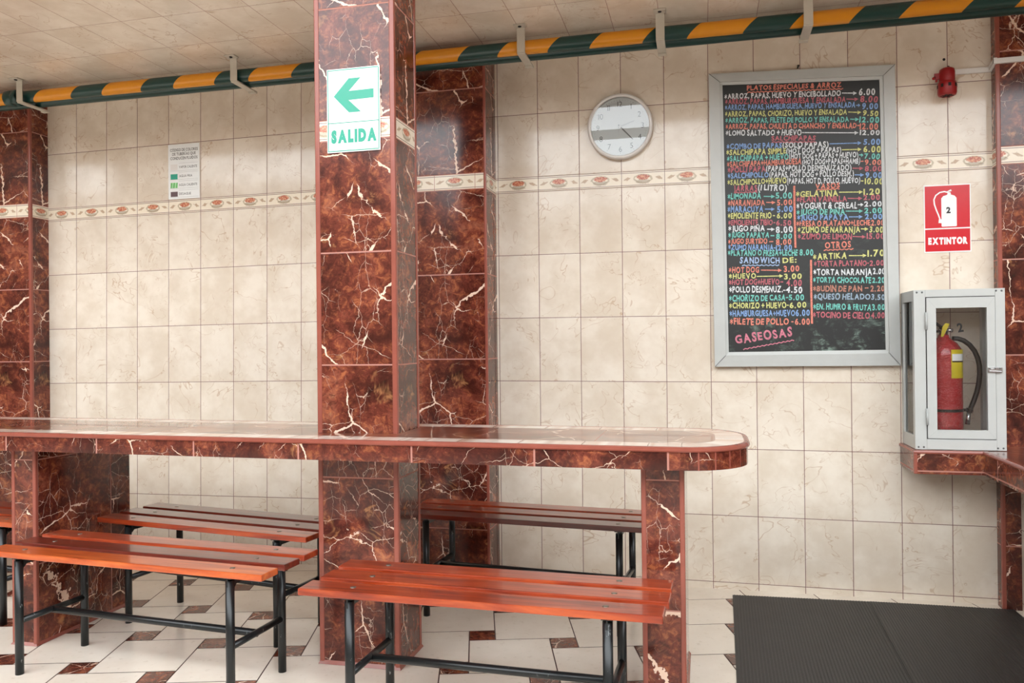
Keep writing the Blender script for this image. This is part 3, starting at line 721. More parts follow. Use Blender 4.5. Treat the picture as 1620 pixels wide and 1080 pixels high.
  [('t', '*JUGO PAPAYA', 'b', 1.18, 1.687, 1.395, 1.679, 0.023), ('a', '', 'b', 1.397, 1.68, 1.454, 1.678, 0.0), ('t', '2.00', 'b', 1.463, 1.678, 1.534, 1.676, 0.022)],
  [('t', '*FRESA O PLATANO+LECHE', 'c', 1.177, 1.66, 1.484, 1.65, 0.023), ('t', '2.00', 'c', 1.488, 1.65, 1.54, 1.648, 0.022)],
  [('t', '*ZUMO DE NARANJA', 'y', 1.182, 1.632, 1.443, 1.622, 0.024), ('a', '', 'y', 1.446, 1.625, 1.477, 1.623, 0.0), ('t', '3.00', 'y', 1.481, 1.62, 1.537, 1.618, 0.023)],
  [('t', '*ZUMO DE LIMON', 'r', 1.182, 1.603, 1.409, 1.592, 0.023), ('a', '', 'r', 1.412, 1.593, 1.466, 1.589, 0.0), ('t', '15.00', 'r', 1.469, 1.592, 1.541, 1.589, 0.023)],
  [('t', 'OTROS', 'c', 1.296, 1.558, 1.404, 1.559, 0.026), ('w', '', 'c', 1.291, 1.536, 1.414, 1.537, 0.0)],
  [('t', '*ARTIKA', 'y', 1.245, 1.509, 1.387, 1.51, 0.025), ('a', '', 'y', 1.395, 1.509, 1.468, 1.507, 0.0), ('t', '1.70', 'y', 1.471, 1.516, 1.54, 1.517, 0.027)],
  [('t', '*TORTA PLATANO', 'r', 1.249, 1.477, 1.468, 1.474, 0.023), ('d', '', 'r', 1.47, 1.473, 1.477, 1.473, 0.0), ('t', '2.00', 'r', 1.48, 1.473, 1.538, 1.472, 0.022)],
  [('t', '*TORTA NARANJA', 'w', 1.246, 1.44, 1.489, 1.434, 0.025), ('t', '2.00', 'w', 1.493, 1.437, 1.541, 1.435, 0.025)],
  [('t', '*TORTA CHOCOLATE', 't', 1.245, 1.406, 1.485, 1.398, 0.023), ('t', '2.20', 't', 1.49, 1.398, 1.54, 1.397, 0.023)],
  [('t', '*BUDIN DE PAN', 'o', 1.244, 1.368, 1.448, 1.361, 0.025), ('d', '', 'o', 1.459, 1.364, 1.474, 1.364, 0.0), ('t', '2.20', 'o', 1.482, 1.361, 1.539, 1.36, 0.024)],
  [('t', '*QUESO HELADO', 'g', 1.246, 1.332, 1.481, 1.326, 0.025), ('t', '3.50', 'g', 1.485, 1.324, 1.54, 1.322, 0.023)],
  [('t', '*EN. HUMRO & FRUTA', 't', 1.244, 1.288, 1.485, 1.278, 0.024), ('t', '3.00', 't', 1.488, 1.279, 1.539, 1.279, 0.023)],
  [('t', '*TOCINO DE CIELO', 'r', 1.242, 1.251, 1.478, 1.243, 0.025), ('t', '4.00', 'r', 1.483, 1.243, 1.538, 1.243, 0.024)],
]

bo = empty('menu_board', (1.2, -.02, 1.02)); tag(bo, 'black chalkboard in a wide pale grey frame, covered in coloured hand-lettered dishes and prices', 'menu board')
OUT = [(.816, 1.021), (1.598, 1.023), (1.590, 2.332), (.803, 2.361)]
INN = [(.878, 1.087), (1.540, 1.092), (1.528, 2.274), (.864, 2.307)]
mid = [((a[0]*.22+b[0]*.78), (a[1]*.22+b[1]*.78)) for a, b in zip(OUT, INN)]
names = ['frame_rail', 'frame_stile', 'frame_rail', 'frame_stile']
for i in range(4):
    j = (i+1) % 4; mb = MB()
    a, b, c_, d_ = OUT[i], OUT[j], mid[j], mid[i]; e_, g_ = INN[j], INN[i]
    yO, yM, yI = -.030, -.036, -.026
    mb.face([(a[0],yO,a[1]), (b[0],yO,b[1]), (c_[0],yM,c_[1]), (d_[0],yM,d_[1])])
    mb.face([(d_[0],yM,d_[1]), (c_[0],yM,c_[1]), (c_[0],yI,c_[1]), (d_[0],yI,d_[1])])
    mb.face([(d_[0],yI,d_[1]), (c_[0],yI,c_[1]), (e_[0],yI+.002,e_[1]), (g_[0],yI+.002,g_[1])])
    mb.face([(g_[0],yI+.002,g_[1]), (e_[0],yI+.002,e_[1]), (e_[0],-.008,e_[1]), (g_[0],-.008,g_[1])])
    mb.face([(a[0],yO,a[1]), (a[0],-.001,a[1]), (b[0],-.001,b[1]), (b[0],yO,b[1])])
    mb.face([(a[0],yO,a[1]), (d_[0],yM,d_[1]), (g_[0],-.008,g_[1]), (a[0],-.001,a[1])]); mb.face([(b[0],yO,b[1]), (b[0],-.001,b[1]), (e_[0],-.008,e_[1]), (c_[0],yM,c_[1])])
    fr = part(bo, names[i], mb, M['alu'])
    t = MB(); stroke(t, [(a[0]*.98+g_[0]*.02, a[1]*.98+g_[1]*.02), (d_[0], d_[1])], .0022, -.0368); t.build('mitre_joint', M['alud'], fr, fix=False)

def board_mat():
    mt, p = new_mat('smudged_chalkboard'); u, v = uvs()
    n1, _ = noise(xyz(u, v*.7), 9.0, 5, .7, 1.0); n2, _ = noise(xyz(u*1.0, v*2.6, 3.0), 22.0, 4, .7, .8); n3, _ = noise(xyz(u, v, 8.0), 3.0, 2)
    low = v.ss(1.42, 1.12); mid_ = v.ss(1.75, 1.35) * u.ss(1.12, 1.35)
    sm = (n1.ss(.46, .72)*n2.ss(.40, .66)*(low*.75 + mid_*.35)) + n3.ss(.5, .8)*.03
    put(p, 'Base Color', mix(sm, srgb(30, 32, 32), srgb(128, 150, 138))); put(p, 'Roughness', .42); return mt
M['board'] = board_mat()
mb = MB(); mb.xzpoly(INN, -.018, -.006); part(bo, 'chalkboard_panel', mb, M['board'])
CC = {'c': (232, 140, 120), 'w': (226, 230, 232), 'r': (196, 106, 116), 'b': (136, 172, 222), 'y': (218, 218, 138), 't': (122, 206, 194), 'p': (170, 194, 230), 'k': (216, 130, 148), 'o': (192, 132, 112), 'g': (156, 178, 196)}
def chalk(name, col):
    mt, p = new_mat(name); tc = E.nt.nodes.new('ShaderNodeTexCoord'); n, _ = noise(tc.outputs['Object'], 160.0, 3, .7)
    dk = tuple(c*.62 for c in col[:3]) + (1,)
    put(p, 'Base Color', mix(n.ss(.38, .58), dk, col)); put(p, 'Roughness', .7); return mt
ck = list(CC); cmats = [chalk('chalk_colour_' + n_, srgb(*CC[k])) for k, n_ in zip(ck, ['coral', 'white', 'rose', 'blue', 'yellow', 'turquoise', 'light_blue', 'pink', 'rust', 'grey_blue'])]
rnd = random.Random(5); YB = -.0188
for ln in MENU:
    used = sorted({ck.index(t[2]) for t in ln}); mb = MB(); first = ln[0][0]
    for k, s, c_, x0, z0, x1, z1, hh in ln:
        mi = used.index(ck.index(c_))
        if k == 't': write(mb, s, x0, z0, x1, z1, hh*1.0, YB - .0001*mi, mi, bold=.036, jit=1.0 if len(s) > 5 else .6, rnd=rnd, gap=.09 if len(s) > 8 else .14)
        elif k == 'a':
            L_ = x1-x0; dz = (z1-z0)/L_; hd = min(.016, L_*.5)
            stroke(mb, [(x0, z0), (x1-hd*.6, z1)], .0045, YB, mi)
            mb.face([(x1-hd, YB-.0001, z1+.0085), (x1-hd, YB-.0001, z1-.0085), (x1, YB-.0001, z1)], mi)
        elif k == 'd': stroke(mb, [(x0, z0), (x1, z1)], .005, YB, mi)
        elif k == 'v': stroke(mb, [(x0, z0), ((x0+x1)/2-.001, (z0+z1)/2), (x1, z1)], .0085, YB, mi)
        elif k == 'w':
            n_ = max(6, int((x1-x0)/.009)); pts = []
            for q in range(n_+1):
                t_ = q/n_; pts.append((x0+(x1-x0)*t_, z0+(z1-z0)*t_ + (.0026 if q % 2 else -.0014)*(1 if s == '' else 0)))
            stroke(mb, pts, .0045, YB-.0002, mi)
    part(bo, {'v': 'chalk_divider'}.get(first, 'chalk_line'), mb, [cmats[i] for i in used], fix=False)
n = MB(); n.tube([(1.193, -.001, 2.362), (1.193, -.022, 2.365)], .003, 10); n.lathe([(0, .003), (.005, .002), (.005, 0)], (1.193, -.022, 2.365), 10, 'y'); 
o = n.build('nail', M['dark']); tag(o, 'dark nail in the wall over the top middle of the menu board', 'nail')

# ------------------------------------------------------------------ wall clock
ck_o = empty('wall_clock', (.397, -.012, 2.150)); tag(ck_o, 'round white wall clock with glass face showing about twenty past two', 'clock')
ck_o.rotation_euler = (math.radians(2.2), 0, 0)
def cpart(name, mb, mats, par=None, bevel=0, fix=True): return mb.build(name, mats, par or ck_o, bevel, 2, fix)
mb = MB(); mb.lathe([(.146, 0), (.152, .006), (.153, .022), (.150, .032), (.143, .036), (.137, .034), (.1355, .028), (.1355, .018)], (0, 0, 0), 64, 'y'); cpart('rim', mb, M['white'])
mb = MB(); mb.lathe([(0, .018), (.1365, .018)], (0, 0, 0), 64, 'y'); mb.lathe([(0, .0), (.147, .0)], (0, 0, 0), 64, 'y'); face_ = cpart('dial', mb, plain('clock_dial_white', srgb(206, 210, 208), .4, var=.0))
for hnum in range(1, 13):
    a = hnum*PI/6; mb = MB(); s = str(hnum); hw = .0085*len(s) + (.002 if len(s) > 1 else 0)
    cx, cz = .1045*math.sin(a), .1045*math.cos(a)
    write(mb, s, cx, cz, None, cz, .0250, -.0188, bold=-.005, gap=.12); mb.build('numeral', M['ink'], face_, fix=False)
mb = MB()
for q in range(60):
    a = q*PI/30; r0, r1 = (.121, .125); dx, dz = math.sin(a), math.cos(a)
    stroke(mb, [(dx*r0, dz*r0), (dx*r1, dz*r1)], .0022 if q % 5 == 0 else .001, -.0187)
mb.build('minute_track', M['greyink'], face_, fix=False)
def hand(name, ang, L_, back, w_, y, mt):
    a = math.radians(ang); s_, c_ = math.sin(a), math.cos(a); mb = MB()
    P = [(-w_/2, -back), (w_/2, -back), (w_*.32, L_), (-w_*.32, L_)]
    mb.xzpoly([(px*c_ + pz*s_, -px*s_ + pz*c_) for px, pz in P], y, y+.0008); cpart(name, mb, mt)
hand('hour_hand', 71, .070, .010, .0075, -.0205, M['palegrey']); hand('minute_hand', 137, .086, .012, .0065, -.0222, M['greyink']); hand('second_hand', 18, .062, .028, .0016, -.0238, M['palegrey'])
mb = MB(); mb.lathe([(0, .026), (.005, .025), (.006, .018)], (0, 0, 0), 16, 'y'); cpart('hub', mb, M['white'])
mb = MB(); mb.lathe([(0, .0305), (.1362, .0305)], (0, 0, 0), 64, 'y'); cpart('glass_cover', mb, M['glass'])

# ------------------------------------------------------------------ signs
so = empty('exit_sign', (-.428, -1.18, 1.822)); tag(so, 'white and aqua exit sign with a left-pointing arrow over SALIDA, fixed on the column', 'sign')
mb = MB(); mb.box(-.5295, -.3275, -1.181, -1.1775, 1.8215, 2.1185); part(so, 'sign_panel', mb, M['paper'])
yS = -1.1816
mb = MB(); mb.xzpoly([(-.503, 2.021), (-.445, 1.961), (-.399, 1.961), (-.446, 2.005), (-.351, 2.007), (-.351, 2.039), (-.445, 2.037), (-.400, 2.082), (-.445, 2.082)], yS, -1.181); part(so, 'arrow', mb, M['green'])
mb = MB(); R_ = [(-.525, 1.8265), (-.332, 1.8265), (-.332, 2.1140), (-.525, 2.1140)]
for i in range(4):
    (ax_, az_), (bx_, bz_) = R_[i], R_[(i+1) % 4]; k_ = .0016*(1 if i % 2 else -1)
    stroke(mb, [(ax_, az_+k_), (bx_, bz_-k_)] if i % 2 else [(ax_, az_), (bx_, bz_)], .0032, yS)
stroke(mb, [(-.525, 1.926), (-.332, 1.926)], .0028, yS); part(so, 'border_line', mb, M['green'], fix=False)
mb = MB(); write(mb, 'SALIDA', -.514, 1.8775, -.341, 1.8775, .038, yS, bold=.085, gap=.10); part(so, 'lettering', mb, M['green'], fix=False)

so = empty('fire_extinguisher_sign', (1.797, -.001, 1.51)); tag(so, 'red and white sign with extinguisher drawing and EXTINTOR, above the cabinet', 'sign')
mb = MB(); mb.box(1.7045, 1.889, -.0025, -.0005, 1.5105, 1.8035); part(so, 'sign_sheet', mb, M['paper'])
for z0, z1 in ((1.6165, 1.7985), (1.5155, 1.6105)):
    mb = MB(); mb.box(1.7085, 1.8850, -.0032, -.0024, z0, z1); part(so, 'red_panel', mb, M['redsign'])
yS = -.0038
mb = MB(); body = [(1.776, 1.6215), (1.831, 1.6215), (1.8335, 1.6245), (1.8335, 1.744), (1.826, 1.7535), (1.812, 1.7585), (1.810, 1.7685), (1.800, 1.7700), (1.797, 1.7585), (1.781, 1.7535), (1.7735, 1.744), (1.7735, 1.6245)]
mb.xzpoly(body, yS, -.0032); hp = [(1.800, 1.7690), (1.786, 1.7730), (1.768, 1.7700), (1.752, 1.7580), (1.7445, 1.740), (1.746, 1.720), (1.753, 1.696), (1.762, 1.672), (1.768, 1.652)]
stroke(mb, hp, .0055, yS); mb.face([(1.763, yS-.0002, 1.655), (1.7735, yS-.0002, 1.654), (1.7755, yS-.0002, 1.637), (1.7615, yS-.0002, 1.638)])
mb.face([(1.797, yS-.0002, 1.7735), (1.799, yS-.0002, 1.770), (1.815, yS-.0002, 1.774), (1.812, yS-.0002, 1.7815)]); part(so, 'extinguisher_drawing', mb, M['paper'], fix=False)
mb = MB(); write(mb, '2', 1.7925, 1.692, 1.8095, 1.692, .0235, -.0042, bold=.05); part(so, 'number', mb, M['ink'], fix=False)
mb = MB(); write(mb, 'EXTINTOR', 1.7200, 1.5605, 1.8750, 1.5595, .0255, yS, bold=.07, gap=.09); part(so, 'lettering', mb, M['paper'], fix=False)

so = empty('pipe_colour_code_sign', (-1.961, -.001, 1.942)); tag(so, 'small white chart of pipe colour codes in Spanish left of the column', 'sign')
mb = MB(); mb.box(-2.056, -1.864, -.0025, -.0005, 1.941, 2.238); part(so, 'sign_sheet', mb, M['paper']); yS = -.0029
mb = MB()
for s_, x0, x1, z in (('CÓDIGO DE COLORES', -2.043, -1.873, 2.207), ('DE TUBERÍAS QUE', -2.030, -1.886, 2.185), ('CONDUCEN FLUIDOS', -2.042, -1.875, 2.162)):
    write(mb, s_, x0, z, x1, z, .0145, yS, bold=.02)
part(so, 'heading', mb, M['greyink'], fix=False)
mb = MB()
for s_, x0, x1, z in (('VAPOR CALIENTE', -1.989, -1.878, 2.114), ('AGUA FRIA', -1.988, -1.908, 2.065), ('AGUA CALIENTE', -1.990, -1.878, 2.017), ('DESAGUE', -1.990, -1.917, 1.9685)):
    write(mb, s_, x0, z, x1, z, .0125, yS, bold=.01)
part(so, 'lettering', mb, M['greyink'], fix=False)
mb = MB()
for z in (2.094, 2.047, 1.999, 1.951): stroke(mb, [(-2.046, z), (-1.872, z)], .0012, yS)
for z in (2.135, 2.086, 2.038, 1.989): stroke(mb, [(-1.992, z), (-1.872, z)], .0012, yS)
part(so, 'ruled_line', mb, M['palegrey'], fix=False)
def swatch(z0, z1, mt, stripes=None, name='colour_swatch'):
    mb = MB(); mb.box(-2.042, -1.999, -.0031, -.0024, z0, z1); sw = part(so, name, mb, mt)
    if stripes:
        t = MB()
        for k in range(3):
            x = -2.040 + k*.0175; t.face([(x-.003, -.0033, z0), (x+.003, -.0033, z0), (x+.007, -.0033, z1), (x+.001, -.0033, z1)])
        t.build('diagonal_stripe', stripes, sw, fix=False)
swatch(2.098, 2.130, M['palegrey'] if False else M['white']); swatch(2.048, 2.077, M['green']); swatch(2.001, 2.030, plain('pale_green_ink', srgb(166, 226, 166), .4), M['greenink']); swatch(1.954, 1.981, M['brownink'])

# ------------------------------------------------------------------ fire siren and its cable trunking
so = empty('fire_siren', (1.788, -.045, 2.175)); tag(so, 'small red fire alarm siren mounted high on the wall right of the menu board', 'alarm')
cx, cy = 1.789, -.052
mb = MB(); mb.lathe([(0, .120), (.018, .119), (.029, .112), (.031, .100), (.031, .055)], (cx, cy, 2.172), 28); part(so, 'motor_housing', mb, M['redplastic'])
mb = MB(); mb.lathe([(.031, .060), (.036, .056), (.0375, .045), (.0375, .012), (.034, .003), (.028, 0), (0, .004)], (cx, cy, 2.172), 28); hs = part(so, 'horn_ring', mb, M['redplastic'])
for q in range(8):
    a = q*PI/4; t = MB(); t.box(-.0055, .0055, -.001, .001, -.007, .007); vv = t.build('slot', M['dark'], hs); vv.location = (cx-so.location[0]*0+.0372*math.cos(a), cy+.0372*math.sin(a), 2.172+.040); vv.rotation_euler = (0, 0, a+PI/2)
for q in range(6):
    a = q*PI/3; t = MB(); t.box(-.004, .004, -.010, .010, -.001, .001); vv = t.build('grille_slot', M['dark'], hs); vv.location = (cx+.017*math.cos(a), cy+.017*math.sin(a), 2.172+.0008); vv.rotation_euler = (0, 0, a+PI/2)
mb = MB(); mb.box(cx-.012, cx+.012, -.022, -.001, 2.195, 2.285); part(so, 'wall_bracket', mb, M['redplastic'], bevel=.002)
mb = MB(); mb.box(cx-.050, cx-.028, cy-.004, cy+.004, 2.245, 2.270); mb.tube([(cx-.050, cy-.006, 2.252), (cx-.056, cy-.012, 2.246)], .006, 10); mb.tube([(cx-.042, cy-.004, 2.242), (cx-.044, cy-.006, 2.234)], .005, 10); part(so, 'side_lug', mb, M['redplastic'])
mb = MB(); mb.tube([(cx+.006, cy, 2.288), (cx+.006, cy, 2.299)], .004, 10); part(so, 'terminal_screw', mb, M['dark'])
mb = MB()
def duct(mb, a, b, nrm, w_=.021, d_=.013):
    a, b = Vector(a), Vector(b); n_ = Vector(nrm); up_ = Vector((0, 0, w_/2))
    P = [a-up_, b-up_, b+up_, a+up_]; Q = [p_ + n_*d_ for p_ in P]
    mb.face(Q); mb.face([P[0], P[1], Q[1], Q[0]]); mb.face([P[3], Q[3], Q[2], P[2]]); mb.face([P[1], P[2], Q[2], Q[1]]); mb.face([P[0], Q[0], Q[3], P[3]])
duct(mb, (1.823, -.001, 2.284), (1.9745, -.001, 2.283), (0, -1, 0)); duct(mb, (1.974, -.001, 2.283), (1.974, -.076, 2.300), (-1, 0, 0)); duct(mb, (1.961, -.0635, 2.297), (2.6, -.0635, 2.300), (0, -1, 0))
o = mb.build('cable_trunking', M['white'], fix=False); tag(o, 'thin white cable trunking running right from the siren and round the pilaster', 'cable trunking')
mb = MB(); mb.lathe([(.0055, .0015), (.003, .0005), (0, -.004)], (1.790, 0, 2.408), 12, 'y')
mb = MB(); mb.lathe([(0, .0012), (.0055, .0008), (.006, 0)], (1.792, -.0004, 2.345), 12, 'y'); o = mb.build('wall_plug', M['dark']); tag(o, 'tiny dark drilled plug in the wall just above the red siren', 'wall plug')

# ------------------------------------------------------------------ tiled shelf on the right
sh = empty('wall_shelf', (1.9, -.2, 0)); tag(sh, 'red marble tiled ledge in the right corner carrying the extinguisher cabinet', 'shelf')
SX, SY, SI = 1.598, -.246, 1.853
ZS, ZSb = .683, .588
poly = [(SX, SY), (SI, SY), (SI, -2.6), (2.55, -2.6), (2.55, -.064), (1.973, -.064), (1.973, -.001), (SX, -.001)]
mb = MB(); q_ = [(SX+.004, SY+.004), (SI+.004, SY+.004), (SI+.004, -2.6), (2.55, -2.6), (2.55, -.064), (1.973, -.064), (1.973, -.001), (SX+.004, -.001)]
mb.prism(q_, ZSb, ZS); part(sh, 'ledge_slab', mb, M['browntop'])
path = [(SX, -.001), (SX, SY), (SI, SY), (SI, -2.6)]
def edge_strip(mb, z0, z1, out, uvo=.0):
    P = [(SX-out, -.001), (SX-out, SY-out), (SI-out, SY-out), (SI-out, -2.6)]; s_ = uvo
    for a, b in zip(P[:-1], P[1:]):
        L_ = math.hypot(b[0]-a[0], b[1]-a[1]); mb.face([(*a, z0), (*b, z0), (*b, z1), (*a, z1)], 0, [(s_, z0), (s_+L_, z0), (s_+L_, z1), (s_, z1)]); s_ += L_
    return P
mb = MB(); edge_strip(mb, ZSb, ZS-.012, .0, -.80-.002); part(sh, 'edge_tile', mb, M['brownedge'], fix=False)
mb = MB()
pr = [(.0, ZS-.013), (.004, ZS-.012), (.005, ZS-.006), (.003, ZS), (-.002, ZS+.0015), (-.016, ZS+.001)]
for (o0_, z0), (o1_, z1) in zip(pr[:-1], pr[1:]):
    A = [(SX-o0_, -.001), (SX-o0_, SY-o0_), (SI-o0_, SY-o0_), (SI-o0_, -2.6)]; B = [(SX-o1_, -.001), (SX-o1_, SY-o1_), (SI-o1_, SY-o1_), (SI-o1_, -2.6)]
    for i in range(3): mb.face([(*A[i], z0), (*A[i+1], z0), (*B[i+1], z1), (*B[i], z1)])
part(sh, 'rim', mb, M['trim'], fix=False)
mb = MB(); mb.box(SX-.003, SX+.011, SY-.003, SY+.012, ZSb, ZS-.012); part(sh, 'corner_trim', mb, M['trim'], bevel=.003)

# ------------------------------------------------------------------ extinguisher cabinet
cb = empty('extinguisher_cabinet', (1.777, -.11, ZS)); tag(cb, 'pale grey aluminium cabinet with glass door and a number 2, standing on the tiled ledge', 'cabinet')
X0, X1, Y0, Y1, Z0, Z1 = 1.6075, 1.9440, -.222, -.004, ZS+.002, 1.338
fs = .044; frame = []
def cpt(name, mb, mt, bevel=.0012, par=None):
    if par is None: return part(cb, name, mb, mt, bevel)
    return mb.build(name, mt, par, bevel)
for nm, bx in (('front_stile', (X0, X0+fs, Y0, Y0+.03, Z0, Z1)), ('front_stile', (X1-fs+.008, X1, Y0, Y0+.03, Z0, Z1)),
               ('front_rail', (X0+fs, X1-fs+.008, Y0, Y0+.028, Z1-.030, Z1)), ('front_rail', (X0+fs, X1-fs+.008, Y0, Y0+.028, Z0, Z0+.043)),
               ('back_stile', (X0, X0+.028, Y1-.03, Y1, Z0, Z1)), ('back_stile', (X1-.028, X1, Y1-.03, Y1, Z0, Z1)),
               ('side_rail', (X0, X0+.022, Y0+.03, Y1-.03, Z1-.045, Z1)), ('side_rail', (X0, X0+.022, Y0+.03, Y1-.03, Z0, Z0+.055)),
               ('top_panel', (X0+.022, X1-.001, Y0+.03, Y1, Z1-.008, Z1-.001)), ('bottom_panel', (X0+.022, X1-.001, Y0+.03, Y1, Z0, Z0+.006))):
    mb = MB(); mb.box(*bx); frame.append(cpt(nm, mb, M['alu']))
mb = MB(); mb.box(X1-.006, X1-.001, Y0+.03, Y1-.03, Z0+.006, Z1-.008); cpt('side_panel', mb, M['alu'], 0)
mb = MB(); mb.box(X0+.008, X0+.011, Y0+.03, Y1-.03, Z0+.055, Z1-.045); cpt('side_glass', mb, M['glassside'], 0)
for x in (X0+.012, X0+.032, X1-.032, X1-.012):
    for z in (Z1-.010, Z0+.010):
        mb = MB(); mb.lathe([(0, .002), (.0035, .0015), (.004, 0)], (x, Y0, z), 10, 'y'); cpt('rivet', mb, M['alud'], 0)
# door
DX0, DX1, DZ0, DZ1 = X0+fs+.003, X1-fs+.006, Z0+.046, Z1-.033
GX0, GX1, GZ0, GZ1 = 1.6900, 1.8765, .766, 1.262
mb = MB()
yd = Y0-.004
quad = [((DX0,DZ0),(DX1,DZ0),(GX1,GZ0),(GX0,GZ0)), ((DX1,DZ0),(DX1,DZ1),(GX1,GZ1),(GX1,GZ0)), ((DX1,DZ1),(DX0,DZ1),(GX0,GZ1),(GX1,GZ1)), ((DX0,DZ1),(DX0,DZ0),(GX0,GZ0),(GX0,GZ1))]
for q_ in quad: mb.xzpoly(list(q_), yd, yd+.020)
dr = cpt('door', mb, M['alu'], 0)
def inpart(name, mb, mt, bevel=0, fix=True): return mb.build(name, mt, dr, bevel, 2, fix)
mb = MB()
for (a, b) in (((DX0,DZ0),(GX0,GZ0)), ((DX1,DZ0),(GX1,GZ0)), ((DX1,DZ1),(GX1,GZ1)), ((DX0,DZ1),(GX0,GZ1))): stroke(mb, [a, b], .0012, yd-.0004)
inpart('mitre_joint', mb, M['palegrey'], fix=False)
mb = MB(); mb.box(DX0-.0035, DX0-.0002, yd+.004, yd+.012, DZ0, DZ1); mb.box(DX0-.0035, DX1+.001, yd+.004, yd+.012, DZ1, DZ1+.0032); mb.box(DX0-.0035, DX1+.001, yd+.004, yd+.012, DZ0-.0032, DZ0); inpart('door_gap', mb, M['dark'])
mb = MB(); mb.box(GX0-.002, GX1+.002, yd+.008, yd+.011, GZ0-.002, GZ1+.002); pg = inpart('glass_pane', mb, M['glassdoor'])
mb = MB(); write(mb, '2', 1.7700, 1.1800, 1.7910, 1.1835, .0335, yd+.0072, bold=.035); mb.build('number_sticker', M['ink'], dr, fix=False)
for z0, z1 in ((1.175, 1.246), (.786, .853)):
    mb = MB(); mb.tube([(DX0-.002, yd-.003, z0), (DX0-.002, yd-.003, z1)], .0048, 12); inpart('hinge', mb, M['palegrey'])
mb = MB(); mb.box(1.8770, 1.9290, yd-.005, yd-.0005, 1.000, 1.020); mb.tube([(1.880, yd-.009, 1.006), (1.924, yd-.009, 1.003)], .0035, 10); mb.tube([(1.893, yd-.004, 1.010), (1.893, yd-.012, 1.010)], .006, 10)
lt = inpart('latch', mb, M['chrome'], .0008)
for x in (1.883, 1.902, 1.920):
    t = MB(); t.lathe([(0, .0015), (.0028, .001), (.003, 0)], (x, yd-.005, 1.0165), 8, 'y'); t.build('screw_head', M['alud'], lt)

# ------------------------------------------------------------------ the extinguisher
ex = empty('fire_extinguisher', (1.746, -.115, Z0+.006)); tag(ex, 'red fire extinguisher wrapped in clear film standing inside the glass-fronted cabinet', 'fire extinguisher')
ex_c = (1.746, -.115); zb = Z0+.0065
def ep(name, mb, mt, bevel=0, fix=True): return part(ex, name, mb, mt, bevel, 2, fix)
def wrapped():
    mt, p = new_mat('red_enamel_under_film'); tc = E.nt.nodes.new('ShaderNodeTexCoord')
    v = vmath('MULTIPLY', tc.outputs['Object'], (1.0, 1.0, 2.2)); n, _ = noise(v, 34.0, 4, .6, 1.4)
    put(p, 'Base Color', mix((n - .5).abs().ss(.03, .0)*.35, srgb(172, 22, 32), srgb(230, 150, 150))); put(p, 'Roughness', .3); put(p, 'Coat Weight', .8); put(p, 'Coat Roughness', .06)
    bump(p, n, .9, .008); return mt
mb = MB(); mb.lathe([(0, 0), (.060, 0), (.067, .006), (.069, .02), (.069, .375), (.064, .405), (.050, .428), (.030, .442), (.022, .452), (.020, .462), (0, .462)], (*ex_c, zb), 40); ep('cylinder', mb, wrapped())
def arc_sheet(mb, r, a0, a1, z0, z1, mi=0, n=14):
    for k in range(n):
        b0, b1 = a0+(a1-a0)*k/n, a0+(a1-a0)*(k+1)/n
        P = lambda a, z: (ex_c[0]+r*math.cos(a), ex_c[1]+r*math.sin(a), z)
        mb.face([P(b0, z0), P(b1, z0), P(b1, z1), P(b0, z1)], mi, smooth=True)
A0, A1 = math.radians(-82), math.radians(-14)
mb = MB(); arc_sheet(mb, .0700, A0, A1, .974, 1.092); lb = ep('label', mb, M['yellow'], fix=False)
mb = MB(); arc_sheet(mb, .0704, A0+.05, A1, 1.046, 1.074); mb.build('white_panel', M['paper'], lb, fix=False); 
mb = MB(); arc_sheet(mb, .0706, A0+.05, A1, 1.040, 1.045); mb.build('black_bar', M['ink'], lb, fix=False)
mb = MB(); mb.lathe([(.0, .455), (.017, .456), (.017, .476), (.021, .478), (.021, .488), (.0, .490)], (*ex_c, zb), 20); ep('valve', mb, M['chrome'])
zv = zb+.478
mb = MB(); mb.box(ex_c[0]-.014, ex_c[0]+.014, ex_c[1]-.014, ex_c[1]+.014, zv-.006, zv+.022); mb.tube([(ex_c[0]-.010, ex_c[1], zv+.018), (ex_c[0]-.035, ex_c[1]-.004, zv+.038), (ex_c[0]-.050, ex_c[1]-.006, zv+.032)], .006, 10)
mb.tube([(ex_c[0]-.010, ex_c[1], zv), (ex_c[0]-.055, ex_c[1]-.006, zv-.004)], .005, 10); ep('handle', mb, M['ink'], .001)
mb = MB(); mb.face([(1.728, -.145, 1.146), (1.737, -.146, 1.146), (1.762, -.147, 1.199), (1.745, -.147, 1.202), (1.734, -.146, 1.186)]); ep('seal_tag', mb, M['yellow'], fix=False)
mb = MB(); mb.tube([(ex_c[0]+.012, ex_c[1]-.004, zv+.004), (ex_c[0]+.034, ex_c[1]-.004, zv+.002)], .008, 12); ep('hose_fitting', mb, M['chrome'])
hp = [(1.779, 1.148), (1.800, 1.1475), (1.822, 1.139), (1.844, 1.121), (1.862, 1.096), (1.874, 1.066), (1.880, 1.033), (1.881, .998), (1.877, .960), (1.869, .924), (1.858, .890), (1.846, .858), (1.841, .838)]
mb = MB(); mb.tube([(x-.001, -.120, z-.010) for x, z in hp], .0098, 14); ep('hose', mb, M['hose'])
mb = MB(); mb.tube([(1.8375, -.120, .832), (1.831, -.120, .780)], [.0075, .0095], 14); ep('nozzle', mb, M['chrome'])
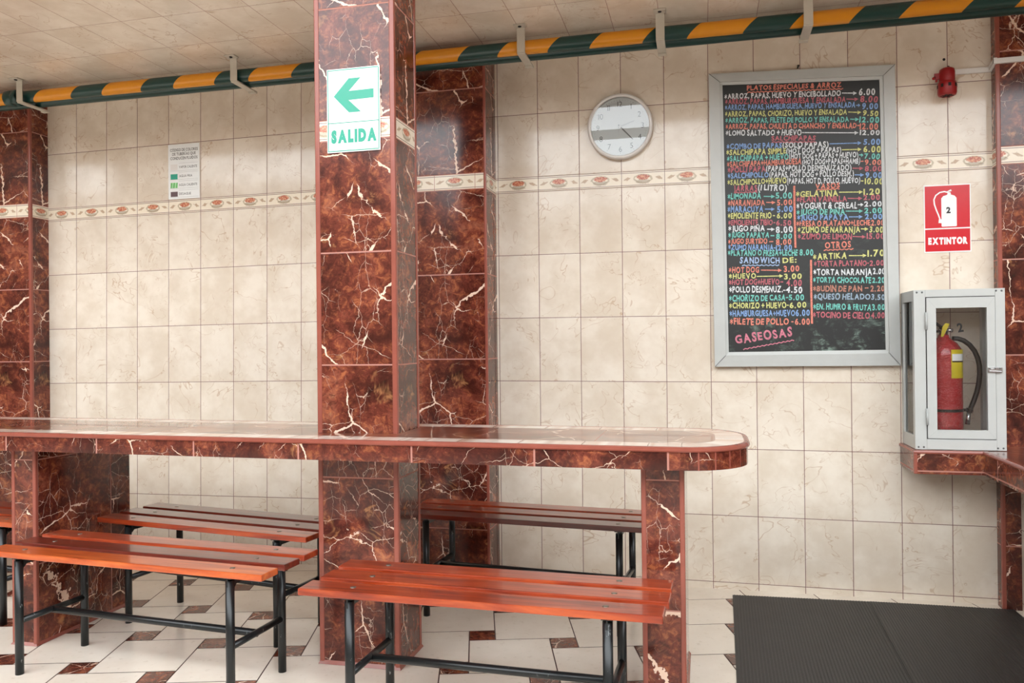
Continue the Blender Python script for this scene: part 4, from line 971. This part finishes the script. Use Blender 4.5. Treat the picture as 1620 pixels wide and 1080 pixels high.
mb = MB(); arc_sheet(mb, .0712, 0, 2*PI, .834, .846, n=36); mb.tube([(1.812, -.125, .840), (1.846, -.124, .840)], .006, 8); mb.lathe([(.0130, .016), (.0135, .014), (.0135, .002), (.0130, 0)], (1.840, -.120, .832), 14); ep('hose_strap', mb, M['ink'], fix=False)

# ------------------------------------------------------------------ rubber mats
def mat_obj(label, poly, z0, z1, mt, x0, x1, pitch=.0115):
    """ribbed sheet clipped to poly; ribs run toward the wall"""
    mb = MB(); (ax, ay), (bx, by), (cx_, cy_), (dx_, dy_) = poly      # near-left, near-right, far-right, far-left
    n = int((bx-ax)/pitch); rows = []
    def L(t, k): # k 0 near,1 far
        a, b = ((ax, ay), (bx, by)) if k == 0 else ((dx_, dy_), (cx_, cy_)); return (a[0]+(b[0]-a[0])*t, a[1]+(b[1]-a[1])*t)
    ts = []
    for i in range(n):
        for fr, up_ in ((0, 0), (.42, 0), (.5, 1), (.92, 1)): ts.append(((i+fr)/n, up_))
    ts.append((1, 0))
    for (t0, u0), (t1, u1) in zip(ts[:-1], ts[1:]):
        h0, h1 = z1 - (0 if u0 else .0016), z1 - (0 if u1 else .0016)
        mb.face([(*L(t0, 0), h0), (*L(t1, 0), h1), (*L(t1, 1), h1), (*L(t0, 1), h0)])
    P = [(ax, ay), (bx, by), (cx_, cy_), (dx_, dy_)]
    for i in range(4): a, b = P[i], P[(i+1) % 4]; mb.face([(*a, z0), (*b, z0), (*b, z1-.0012), (*a, z1-.0012)])
    mb.face([(*q_, z0) for q_ in reversed(P)])
    o = mb.build('rubber_mat', mt, fix=False); tag(o, label, 'mat', 'black ribbed rubber mats on the floor'); return o
mat_obj('black ribbed rubber mat on the floor, left one of two, near the counter end', [(.845, -1.9), (1.415, -1.9), (1.462, -.068), (.880, -.090)], 0, .004, M['rubber'], 0, 0)
mat_obj('black ribbed rubber mat on the floor, right one of two, under the ledge', [(1.40, -1.9), (2.03, -1.9), (2.012, -.075), (1.450, -.080)], .0043, .0085, M['rubber2'], 0, 0)
